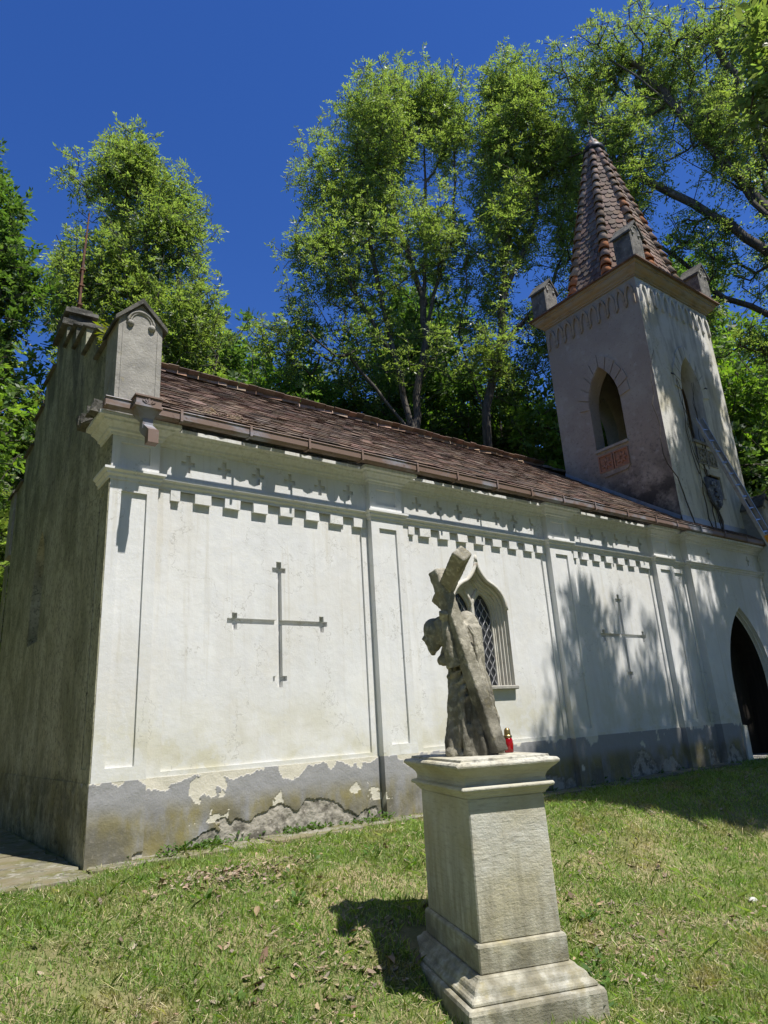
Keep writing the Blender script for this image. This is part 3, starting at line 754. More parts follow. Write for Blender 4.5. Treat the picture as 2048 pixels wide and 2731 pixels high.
# tower
TX0, TX1, TY0, TY1 = 11.05, 14.10, .10, 2.72
MF = lambda u, d, z: (u, TY0 + d, z); MLf = lambda u, d, z: (TX0 + d, u, z); MR = lambda u, d, z: (TX1 - d, u, z); MBk = lambda u, d, z: (u, TY1 - d, z)
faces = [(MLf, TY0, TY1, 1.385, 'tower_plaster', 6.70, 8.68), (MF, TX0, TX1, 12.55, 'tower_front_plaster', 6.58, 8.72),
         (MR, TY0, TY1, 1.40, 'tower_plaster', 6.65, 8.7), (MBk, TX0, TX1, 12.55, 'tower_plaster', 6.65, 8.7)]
for q, (mp, a, b, cx, mt, zs, za) in enumerate(faces):
    hw = .41 if q != 1 else .44
    A = arch(cx, hw, zs, za - .95, za)
    mb = MB(mp).relief(a, b, 4.0, 10.5, 0, [(cx - hw - .05, cx + hw + .05, zs, za + .05, None)], back=.36, sides=False)
    mb.plate(A, (cx - hw - .05, cx + hw + .05, zs, za + .05), 0); mb.ring(A, 0, A, .36)
    mb.relief(a + .36, b - .36, 4.0, 10.5, .36, [(cx - hw - .05, cx + hw + .05, zs, za + .05, None)], back=.36, sides=False); mb.plate(A, (cx - hw - .05, cx + hw + .05, zs, za + .05), .36)
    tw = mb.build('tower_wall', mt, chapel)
    MB(mp).box(cx - hw - .02, cx + hw + .02, -.05, .40, zs - .06, zs).build('sill', 'grey_stone', tw)
    if q > 1: continue
    # voussoirs round the opening
    mid = A[1][1:]; outer = arch(cx, hw + .27, zs, za - .90, za + .33)[1][1:]
    for sg in (-1, 1):
        for i in range(0, len(mid) - 1, 2):
            j = min(i + 2, len(mid) - 1); g = .06
            ex = 1 + (.10 if (i // 2) % 2 else 0)
            def L_(k, t): return (cx + sg * (mid[k][0] + (outer[k][0] - mid[k][0]) * t), mid[k][1] + (outer[k][1] - mid[k][1]) * t)
            a0, b0, c0, d0 = L_(i, .04), L_(i, ex), L_(j, ex), L_(j, .04)
            lp = lambda p, q_: (p[0] + (q_[0] - p[0]) * g, p[1] + (q_[1] - p[1]) * g)
            MB(mp).prism([lp(a0, d0), lp(b0, c0), lp(c0, b0), lp(d0, a0)], -.024, .01).build('voussoir', mt, tw)
    # two carved star panels under the sill
    for k in (-1, 1):
        u = cx + k * .20; pz = zs - .36
        pn = MB(mp).relief(u - .185, u + .185, pz - .20, pz + .20, -.045, [(u - .155, u + .155, pz - .17, pz + .17, -.015)], back=.02).build('star_panel', 'terracotta' if q == 0 else 'grey_stone', tw)
        mb = MB(mp)
        for r in range(8):
            an = r * math.pi / 4; ca, sa = math.cos(an), math.sin(an)
            mb.prism([(u + .02 * ca, pz + .02 * sa), (u + .08 * ca - .03 * sa, pz + .08 * sa + .03 * ca), (u + .145 * ca, pz + .145 * sa), (u + .08 * ca + .03 * sa, pz + .08 * sa - .03 * ca)], -.042, -.012)
        mb.build('star', 'terracotta' if q == 0 else 'grey_stone', pn)
    MB(mp).prism([(cx - .40, zs - .56), (cx + .40, zs - .56), (cx + .28, zs - .68), (cx - .30, zs - .66)], -.03, .01).build('panel_base', mt, tw)
    # blind arcade under the cornice
    n = 10; p = (b - a - .12) / n
    for k in range(n):
        u0 = a + .06 + k * p; u1 = u0 + p; mb = MB(mp); pts = []
        prof_o = arch((u0 + u1) / 2, p / 2 - .004, 9.72, 9.98, 10.30, n=5)[1]; prof_i = arch((u0 + u1) / 2, p / 2 - .055, 9.80, 9.95, 10.21, n=5)[1]
        cxx = (u0 + u1) / 2
        for sg in (-1, 1):
            for i in range(len(prof_o) - 1):
                mb.prism([(cxx + sg * prof_o[i][0], prof_o[i][1]), (cxx + sg * prof_o[i + 1][0], prof_o[i + 1][1]), (cxx + sg * prof_i[i + 1][0], prof_i[i + 1][1]), (cxx + sg * prof_i[i][0], prof_i[i][1])], -.05, .01)
        mb.build('arcade_arch', 'ochre_trim' if q == 0 else 'tower_front_plaster', tw)
MB().box(TX0 + .3, TX1 - .3, TY0 + .3, TY1 - .3, 6.35, 6.5).build('belfry_floor', 'dark_wood_shade', chapel)
MB().box(TX0 + .3, TX1 - .3, TY0 + .3, TY1 - .3, 10.42, 10.48).build('belfry_ceiling', 'dark_wood_shade', chapel)
MB().rectsweep(TX0, TX1, TY0, TY1, [(-.2, 10.38), (.03, 10.38), (.035, 10.41), (.07, 10.43), (.08, 10.46), (.13, 10.49), (.17, 10.54), (.175, 10.58), (.215, 10.60), (.215, 10.65), (.0, 10.68)]).build('tower_cornice', 'ochre_trim', chapel)
MB().rectsweep(TX0 - .28, TX1 + .28, TY0 - .28, TY1 + .28, [(-.04, 10.652), (.0, 10.652), (.0, 10.685), (-.38, 10.78)]).build('tower_eaves', 'roof_tile', chapel)
# zinc flashing where the tower meets the roof
MB().prism([(TY0 - .03, EZ + RS * (TY0 - EY) + .0), (TY1, EZ + RS * (TY1 - EY)), (TY1, EZ + RS * (TY1 - EY) + .11), (TY0 - .03, EZ + RS * (TY0 - EY) + .11)], 0, 0).v
mb = MB(lambda u, d, z: (d, u, z)); z_ = lambda y: EZ + RS * (y - EY)
mb.prism([(TY0 - .02, z_(TY0)), (TY1, z_(TY1)), (TY1, z_(TY1) + .10), (TY0 - .02, z_(TY0) + .10)], TX0 - .03, TX0 + .01); mb.build('flashing', 'zinc', chapel)
MB().prism([(TX0 - .03, z_(TY0) - .1), (TX1, z_(TY0) - .1), (TX1, z_(TY0) + .12), (TX0 - .03, z_(TY0) + .12)], TY0 - .03, TY0 + .01).build('flashing', 'zinc', chapel)
# tower pinnacles
for (cx, cy) in ((TX0 + .08, TY0 + .05), (TX0 + .08, TY1 - .05), (TX1 - .08, TY0 + .05), (TX1 - .08, TY1 - .05)):
    pinnacle(cx - .24, cx + .24, cy - .22, cy + .22, 10.66, 11.44, 11.74, 'weathered_stone')
# spire
SC_ = Vector(((TX0 + TX1) / 2, (TY0 + TY1) / 2, 0)); SB, ST = 10.72, 16.10; LEAN = Vector((.06, .0))
def oct_r(z): t = (z - SB) / (ST - SB); return 1.26 * (1 - t) + .13
def oct_p(k, z, e=0.0):
    a = math.pi / 8 + k * math.pi / 4; r = oct_r(z) + e; t = (z - SB) / (ST - SB)
    return Vector((SC_.x + LEAN.x * t + r * math.cos(a) * 1.03, SC_.y + r * math.sin(a), z))
mb = MB()
zs_ = [SB + (ST - SB) * i / 14 for i in range(15)]
for i in range(14):
    for k in range(8): mb.poly([tuple(oct_p(k, zs_[i], -.03)), tuple(oct_p(k + 1, zs_[i], -.03)), tuple(oct_p(k + 1, zs_[i + 1], -.03)), tuple(oct_p(k, zs_[i + 1], -.03))])
spire = mb.build('spire', 'roof_deck', chapel)
SV, SF = tile_shape(1.0, 1.0, .018)
bv, bf = [], []; z = SB; r_ = 0; CZ = .165
while z < ST - .25:
    for k in range(8):
        a, b = oct_p(k, z), oct_p(k + 1, z); a2, b2 = oct_p(k, z + CZ), oct_p(k + 1, z + CZ)
        L_ = (b - a).length; ex = (b - a).normalized(); ey = ((a2 + b2) / 2 - (a + b) / 2).normalized(); ez = ex.cross(ey); 
        out = Vector(((a + b) / 2 - SC_)).xy; 
        if ez.xy.dot(out) < 0: ez = -ez
        n = max(1, round(L_ / .165)); w = L_ / n
        for i in range(n + (r_ % 2)):
            u = (i + (.0 if r_ % 2 else .5)) * w
            if u < .02 or u > L_ - .02: continue
            c = a + ex * u; n0 = len(bv); j = random.gauss(0, .012); lf = random.uniform(0, .012)
            for (x, y, t) in SV: bv.append(tuple(c + ex * (x * w * .97 + y * j) + ey * (y * .30 + j) + ez * (t + .030 * (1 - y) + lf)))
            bf += [[n0 + q for q in f] for f in SF]
    z += CZ; r_ += 1
me = bpy.data.meshes.new('spire_tiles'); me.from_pydata(bv, [], bf); me.materials.append(MATS['spire_tile'])
tag(link_mesh('spire_tiles', me, spire), kind='stuff')
HV2, HF2 = half_tube(.37, .15, .095)
hip_me = bpy.data.meshes.new('hip_tile'); hip_me.from_pydata(HV2, [], HF2); hip_me.materials.append(MATS['ridge_tile']); hip_me.shade_smooth()
hip_or = hip_me.copy(); hip_or.materials.clear(); hip_or.materials.append(MATS['orange_tile'])
for k in range(8):
    z = SB - .02; i = 0
    while z < ST - .15:
        p = oct_p(k, z, .0); q = oct_p(k, z + .30, .0); d = (q - p).normalized(); out = Vector((p.x - SC_.x, p.y - SC_.y, 0)).normalized()
        ex = d.cross(out).normalized(); ez = ex.cross(d)
        if ez.dot(out) < 0: ez = -ez; ex = -ex
        sc = .62 + .38 * (1 - (z - SB) / (ST - SB))
        o = link_mesh('hip_tile', hip_or if (i < 3 and k in (3, 4, 5)) or random.random() < .05 else hip_me, spire)
        M = Matrix((( ex.x, d.x, ez.x, p.x), (ex.y, d.y, ez.y, p.y), (ex.z, d.z, ez.z, p.z), (0, 0, 0, 1)))
        o.matrix_local = M @ Matrix.Translation((0, 0, .012)) @ Matrix.Rotation(-.09 + random.gauss(0, .025), 4, 'X') @ Matrix.Rotation(random.gauss(0, .03), 4, 'Z') @ Matrix.Diagonal((sc, 1, sc, 1))
        z += .285; i += 1
tp = Vector((SC_.x + LEAN.x, SC_.y, 0))
MB().lathe([(.31, ST - .30), (.29, ST - .14), (.19, ST - .02), (.17, ST + .08), (.07, ST + .22), (.03, ST + .32)], 12, (tp.x, tp.y)).build('finial_cap', 'dark_metal', spire, smooth=True)
MB().tube([(tp.x, tp.y, ST + .25), (tp.x, tp.y, ST + .95)], [.02, .008], 6).build('finial_spike', 'dark_metal', spire)
# coat of arms on the tower front and the remains of its frame
sh = MB(MF).prism([(12.26, 5.72), (12.80, 5.72), (12.81, 5.35), (12.74, 5.14), (12.54, 4.99), (12.34, 5.14), (12.25, 5.35)], -.07, .0)
sh = sh.build('coat_of_arms', 'slate_relief', chapel, bevel=.012, label='dark carved shield of arms on the tower front')
mb = MB(MF)
for (u, z, r) in ((12.5, 5.60, .10), (12.62, 5.62, .08), (12.40, 5.57, .07), (12.55, 5.45, .09), (12.5, 5.33, .07), (12.6, 5.28, .06), (12.47, 5.2, .05)):
    k_ = 7; mb.prism([(u + r * (.7 + .3 * math.cos(3 * i)) * math.cos(i * 6.283 / k_), z + r * (.8 + .2 * math.sin(5 * i)) * math.sin(i * 6.283 / k_)) for i in range(k_)], -.105, -.06)
mb.build('relief_figure', 'slate_relief', sh)
mb = MB(MF)
for r in range(6):
    an = r * math.pi / 3; mb.prism([(12.54 + .012 * math.sin(an), 5.12 - .012 * math.cos(an)), (12.54 + .085 * math.cos(an), 5.12 + .085 * math.sin(an)), (12.54 - .012 * math.sin(an), 5.12 + .012 * math.cos(an))], -.10, -.06)
mb.build('relief_wheel', 'slate_relief', sh)
MB(MF).relief(12.44, 12.98, 5.30, 5.92, -.06, [(12.44, 12.88, 5.30, 5.80, .0)], back=.01).build('niche_frame', 'window_stone', chapel)
MB(MF).box(12.05, 12.11, -.03, .0, 5.45, 5.75, .01).build('niche_frame', 'window_stone', chapel)
# iron clamps by the front arch
for x, z in ((11.92, 8.1), (13.16, 8.1)): MB(MF).box(x - .13, x + .13, -.02, .0, z, z + .025).build('iron_tie', 'dark_metal', chapel)

# small plant rooted on the gable
pl = thing('gable_plant', 'small yellowish green plant growing on the stepped gable beside the corner pinnacle', 'plant', (.2, .95, 5.5))
def leaf_cloud(pts_dirs, size, aspect=.4):
    """leaf quads: list of (pos, dir, normal)"""
    n = len(pts_dirs); P = np.array([a[0] for a in pts_dirs]); D = np.array([a[1] for a in pts_dirs]); Nn = np.array([a[2] for a in pts_dirs])
    sz = size * rng.uniform(.7, 1.3, (n, 1)); S = np.cross(D, Nn); S /= np.linalg.norm(S, axis=1, keepdims=True) + 1e-9
    a = P; b = P + D * sz * .5 + S * sz * aspect * .5; c = P + D * sz; d = P + D * sz * .5 - S * sz * aspect * .5
    V = np.stack([a, b, c, d], 1).reshape(-1, 3); F = np.arange(4 * n).reshape(n, 4); return V, F
L_ = []
for k in range(230):
    t = random.random(); a = random.uniform(0, 6.283); r = .30 * t
    p = (r * math.cos(a) * .8, -.15 + r * math.sin(a) * 1.3 - .10 * t, .02 + .34 * t * random.random() - .22 * max(0, -math.sin(a)) * t)
    d = Vector((math.cos(a), math.sin(a), random.uniform(-.3, .8))).normalized(); nn = Vector((random.gauss(0, .4), random.gauss(0, .4), 1)).normalized()
    L_.append((p, tuple(d), tuple(nn)))
V, F = leaf_cloud(L_, .10, .35); link_mesh('leaves', quads_mesh('leaves', V, F, 'fern_leaf'), pl)
mb = MB()
for k in range(9):
    a = k * .7; mb.tube([(0, 0, -.05), (.10 * math.cos(a), .12 * math.sin(a) - .1, .15), (.22 * math.cos(a), .28 * math.sin(a) - .15, .2)], [.008, .006, .003], 4)
mb.build('stems', 'weed_leaf', pl)

# dry creeper on the tower front
cr_root = thing('dry_creeper', 'leafless brown creeper stems climbing the front of the tower', 'creeper', (11.7, .08, 4.5))
for k in range(7):
    P = []; x = random.uniform(-.5, .9); z = 0
    x0 = x
    while z < random.uniform(2.5, 5.5):
        P.append((x, -.012, z)); x += random.gauss(-.02, .10); z += random.uniform(.18, .35)
    if len(P) > 3: MB().tube(P, [.011 * (1 - i / len(P)) + .004 for i in range(len(P))], 4).build('stem', 'bark', cr_root)

# ------------------------------------------------------------------ ladder
lad = thing('extension_ladder', 'grey aluminium extension ladder leaning against the tower front', 'ladder', (13.9, -1.55, float(gz(13.9, -1.55))))
B = Vector((13.9, -1.55, 0)); T = Vector((12.40, -.03, 6.98)); base = Vector(lad.location)
ax = (T - B); LL = ax.length; ax.normalize(); sd = Vector((1, 0, 0)); sd = (sd - ax * sd.dot(ax)).normalized(); nr = ax.cross(sd)
if nr.y > 0: nr = -nr
def lp(s, u, n): return tuple(B + ax * s + sd * u + nr * n - base)
for (s0, s1, w, off) in ((0, LL * .62, .40, .035), (LL * .22, LL + .12, .34, -.01)):
    for sg in (-1, 1):
        MB().bar(lp(s0, sg * w / 2, off), lp(s1, sg * w / 2, off), .026, .075, tuple(nr)).build('rail', 'aluminium', lad)
    s = s0 + .2
    while s < s1 - .05:
        MB().bar(lp(s, -w / 2, off), lp(s, w / 2, off), .03, .03, tuple(nr)).build('rung', 'aluminium', lad); s += .28
MB().bar(lp(LL * .595, -.215, .05), lp(LL * .618, -.215, .05), .01, .09, tuple(nr)).build('orange_label', 'orange_label', lad, label='orange sticker on the ladder rail')

# ------------------------------------------------------------------ pedestal, statue, lantern
PA = Vector((1.759, -3.094, 0)); PYAW = math.radians(-20.8)
ped = thing('pedestal', 'weathered grey stone pedestal with moulded cap in the lawn', 'pedestal', (PA.x, PA.y, -.62), PYAW)
zb = .62
def pp(h1, h2, prof, name, m='pedestal_stone', bev=.006, sub=True):
    mb = MB().rectsweep(-h1, h1, -h2, h2, [(o, z + zb) for o, z in prof]); return mb.build(name, m, ped, bevel=bev)
pp(.263, .46, [(.16, -.80), (.16, -.47), (.145, -.455)], 'base_step', bev=.015)
pp(.263, .46, [(.13, -.456), (.125, -.43), (.10, -.42), (.085, -.385), (.05, -.365), (.04, -.345)], 'base_moulding', bev=.008)
pp(.285, .48, [(.0, -.346), (.0, -.205), (-.012, -.195)], 'plinth_block', bev=.01)
pp(.257, .452, [(.006, -.196), (0, .578)], 'shaft', bev=.008)
cap = pp(.263, .46, [(-.01, .577), (.004, .578), (.006, .59), (.02, .60), (.025, .615), (.045, .62), (.052, .632), (.045, .646), (.015, .650), (.012, .675), (.022, .70), (.045, .725), (.072, .745), (.073, .752), (.085, .756), (.088, .772), (.075, .787), (.04, .789), (.038, .806)], 'cap', bev=.004)

ST_ = thing('statue', 'weathered stone statue of a stooping robed figure carrying a cross', 'statue', (PA.x, PA.y, .803))
vd = Vector((PA.x - CAM.x, PA.y - CAM.y, 0)).normalized(); FD = -vd; LD = Vector((-vd.y, vd.x, 0))
def W(l, f, z): return LD * l + FD * f + Vector((0, 0, z))
def tapered(bm_v, bm_f, path, rad, n=10, squash=None):
    mb = MB(); mb.tube([tuple(W(*p)) for p in path], rad, n); o = len(bm_v); bm_v += mb.v; bm_f += [[i + o for i in f] for f in mb.f]
def ell(bm_v, bm_f, c, r, rot=(0, 0, 0), n=12):
    o = len(bm_v); M = Matrix.Rotation(rot[0], 3, 'X') @ Matrix.Rotation(rot[1], 3, 'Y') @ Matrix.Rotation(rot[2], 3, 'Z')
    for i in range(n + 1):
        th = math.pi * i / n
        for k in range(n):
            ph = 2 * math.pi * k / n
            q = M @ Vector((r[0] * math.sin(th) * math.cos(ph), r[1] * math.sin(th) * math.sin(ph), r[2] * math.cos(th)))
            bm_v.append(tuple(W(c[0] + q.x, c[1] + q.y, c[2] + q.z)))
    for i in range(n):
        for k in range(n): bm_f.append([o + i * n + k, o + i * n + (k + 1) % n, o + (i + 1) * n + (k + 1) % n, o + (i + 1) * n + k])
fv, ff = [], []
# trunk and robe (l = towards the face, f = towards the lawn, z = up)
tapered(fv, ff, [(-.01, -.02, -.02), (-.01, -.01, .18), (-.005, -.01, .40), (-.01, -.02, .56), (-.02, -.03, .72), (-.02, -.04, .86), (.02, -.04, .96)], [.15, .145, .13, .118, .12, .118, .06], 16)
ell(fv, ff, (-.03, -.06, .88), (.095, .12, .13))            # hunched back
ell(fv, ff, (.02, -.14, .86), (.08, .07, .09)); ell(fv, ff, (.03, .06, .85), (.075, .06, .08))  # shoulders
tapered(fv, ff, [(.03, -.04, .90), (.10, -.03, .90), (.15, -.02, .88)], [.07, .055, .05], 10)   # neck
ell(fv, ff, (.195, -.01, .86), (.090, .078, .112), (0, .55, 0))       # skull, bowed
ell(fv, ff, (.228, -.01, .795), (.056, .052, .08), (0, .45, 0))        # jaw
ell(fv, ff, (.236, -.01, .745), (.036, .040, .052), (0, .3, 0))       # beard
tapered(fv, ff, [(.258, -.01, .865), (.290, -.01, .815), (.272, -.01, .80)], [.012, .019, .010], 6)   # nose
tapered(fv, ff, [(.245, -.06, .875), (.265, -.01, .88), (.245, .04, .875)], [.012, .016, .012], 6)    # brow
for sg in (-1, 1):
    tapered(fv, ff, [(.17, -.01 + sg * .05, .94), (.14, -.01 + sg * .075, .86), (.13, -.01 + sg * .07, .77), (.10, -.01 + sg * .06, .70)], [.04, .042, .036, .018], 8)   # hair locks
ell(fv, ff, (.15, -.01, .91), (.075, .075, .065))                     # crown of hair
tapered(fv, ff, [(.06, -.01, .95), (.02, -.05, .86), (-.03, -.08, .76)], [.05, .05, .03], 8)
# arms: near arm up to the beam, far arm round the shaft
tapered(fv, ff, [(.03, .07, .86), (.085, .115, .72), (.075, .125, .60)], [.062, .056, .058], 10)
tapered(fv, ff, [(.075, .125, .60), (.10, .15, .72), (.115, .165, .85), (.12, .165, .93)], [.054, .046, .034, .028], 8)
for k in range(4): tapered(fv, ff, [(.105 + .016 * k, .185, .92), (.10 + .017 * k, .215, .955 + .004 * k), (.10 + .017 * k, .205, .985)], [.010, .010, .008], 5)
tapered(fv, ff, [(.12, .15, .93), (.145, .155, .96), (.15, .175, .985)], [.012, .011, .008], 5)
tapered(fv, ff, [(.03, -.16, .86), (.12, -.15, .74), (.16, -.08, .66), (.15, .02, .66)], [.06, .055, .045, .035], 10)
# thighs under the robe, striding; feet
tapered(fv, ff, [(.03, .03, .52), (.085, .05, .33), (.075, .05, .08)], [.085, .07, .065], 12)
tapered(fv, ff, [(-.02, -.07, .50), (-.05, -.08, .30), (-.09, -.08, .06)], [.09, .08, .075], 12)
tapered(fv, ff, [(.07, .07, .03), (.17, .08, .02)], [.045, .035], 8); tapered(fv, ff, [(.08, -.09, .03), (.16, -.10, .02)], [.045, .035], 8)
# drapery folds
rs = random.Random(5)
for k in range(26):
    a = k / 26 * 2 * math.pi + rs.uniform(-.08, .08); r0 = .138; r1 = .158 + .028 * rs.random(); zt = rs.uniform(.45, .72)
    tw_ = rs.uniform(-.25, .25)
    tapered(fv, ff, [(-.01 + r0 * .85 * math.cos(a + tw_), -.01 + r0 * .85 * math.sin(a + tw_), zt), (-.01 + r0 * math.cos(a + tw_ * .5), -.01 + r0 * math.sin(a + tw_ * .5), zt * .6), (-.01 + r1 * math.cos(a), -.01 + r1 * math.sin(a), .10), (-.01 + r1 * 1.02 * math.cos(a), -.01 + r1 * 1.02 * math.sin(a), -.02)], [.010, .018, .022, .022], 6)
for k in range(6):
    a0 = .5 + k * .32; tapered(fv, ff, [(-.05 - .03 * math.cos(a0), -.12 + .05 * k, .97 - .02 * k), (-.122 + .010 * k, -.11 + .042 * k, .80), (-.108 + .004 * k, -.09 + .038 * k, .62), (-.125 + .002 * k, -.08 + .04 * k, .40)], [.008, .013, .015, .013], 6)
for k in range(4):
    tapered(fv, ff, [(-.13 - .006 * k, -.06 + .04 * k, .42 - .04 * k), (-.165, -.05 + .04 * k, .24), (-.15, -.05 + .04 * k, .02)], [.014, .024, .022], 7)
for k in range(5):   # cloth swept across the waist
    z = .70 - .07 * k; tapered(fv, ff, [(-.10, .06, z + .06), (-.02, .125, z - .01), (.06, .125, z - .07), (.125, .05, z - .10), (.13, -.05, z - .08)], [.006, .014, .016, .013, .005], 6)
# rough ground under the feet
ell(fv, ff, (.01, -.02, .015), (.19, .19, .05))
ell(fv, ff, (.12, .06, .02), (.08, .08, .05))
def remesh(name, V_, F_, vox, smooth_it, noise_amp, material, parent):
    me = bpy.data.meshes.new(name + '_raw'); me.from_pydata(V_, [], F_)
    bm = bmesh.new(); bm.from_mesh(me); bmesh.ops.recalc_face_normals(bm, faces=bm.faces); bm.to_mesh(me); bm.free()
    t = bpy.data.objects.new(name + '_raw', me); COL.objects.link(t)
    md = t.modifiers.new('r', 'REMESH'); md.mode = 'VOXEL'; md.voxel_size = vox; md.use_smooth_shade = True
    dg = bpy.context.evaluated_depsgraph_get(); out = bpy.data.meshes.new_from_object(t.evaluated_get(dg))
    bpy.data.objects.remove(t)
    bm = bmesh.new(); bm.from_mesh(out)
    for _ in range(smooth_it): bmesh.ops.smooth_vert(bm, verts=bm.verts, factor=.5, use_axis_x=True, use_axis_y=True, use_axis_z=True)
    bm.normal_update()
    if name == 'figure':
        for v in bm.verts:
            l = v.co.x * LD.x + v.co.y * LD.y; f_ = v.co.x * FD.x + v.co.y * FD.y; z = v.co.z
            if abs(v.normal.z) > .8: continue
            ang = math.atan2(f_, l); t = max(0.0, min(1.0, (.78 - z) / .2)) * max(0.0, min(1.0, (z + .02) / .06))
            wv = math.sin(11 * ang + 2.2 * math.sin(z * 6.5) + 1.5 * math.sin(ang * 2 + 1)); v.co += v.normal * (t * .011 * (abs(wv) ** .6 * (1 if wv > 0 else -1)))
        bm.normal_update()
    for v in bm.verts:
        n = mnoise.fractal(v.co * 14, 1, 2, 4) * noise_amp + mnoise.fractal(v.co * 45, 1, 2, 3) * noise_amp * .5
        v.co += v.normal * n
    bm.to_mesh(out); bm.free(); out.materials.clear(); out.materials.append(MATS[material]); out.shade_smooth(); out.name = name
    return link_mesh(name, out, parent)
remesh('figure', fv, ff, .0070, 1, .003, 'statue_stone', ST_)
def beam(name, a, b, w, h, up):
    mb = MB(); A_ = W(*a); B_ = W(*b); mb.bar(tuple(A_), tuple(B_), w, h, up)
    me = bpy.data.meshes.new('b'); o = remesh(name, mb.v, mb.f, .011, 2, .0035, 'statue_stone', ST_); return o
up_ = tuple(W(-1, .35, .35))
beam('cross_shaft', (-.165, .155, .015), (.152, .145, 1.29), .100, .100, tuple(W(-1, 1.15, 0)))
beam('cross_beam', (-.045, .46, 1.33), (.150, -.03, 1.085), .112, .105, tuple(W(1, .2, 1.2)))

lan = thing('grave_lantern', 'small red glass grave candle lantern with brass lid beside the statue', 'lantern', (PA.x + (LD * -.240 + FD * -.02).x, PA.y + (LD * -.240 + FD * -.02).y, .806))
MB().lathe([(.024, 0), (.031, .004), (.031, .03), (.034, .05), (.031, .085), (.025, .098)], 14).build('glass', 'red_glass', lan, smooth=True)
lid = MB().lathe([(.027, .097), (.030, .102), (.029, .113), (.022, .116), (.023, .122), (.021, .150), (.012, .162), (.008, .164)], 14).build('lid', 'brass', lan, smooth=True)
MB().lathe([(.0295, .1045), (.0315, .1065), (.0295, .1085)], 14).build('rim', 'dark_metal', lid, smooth=True)

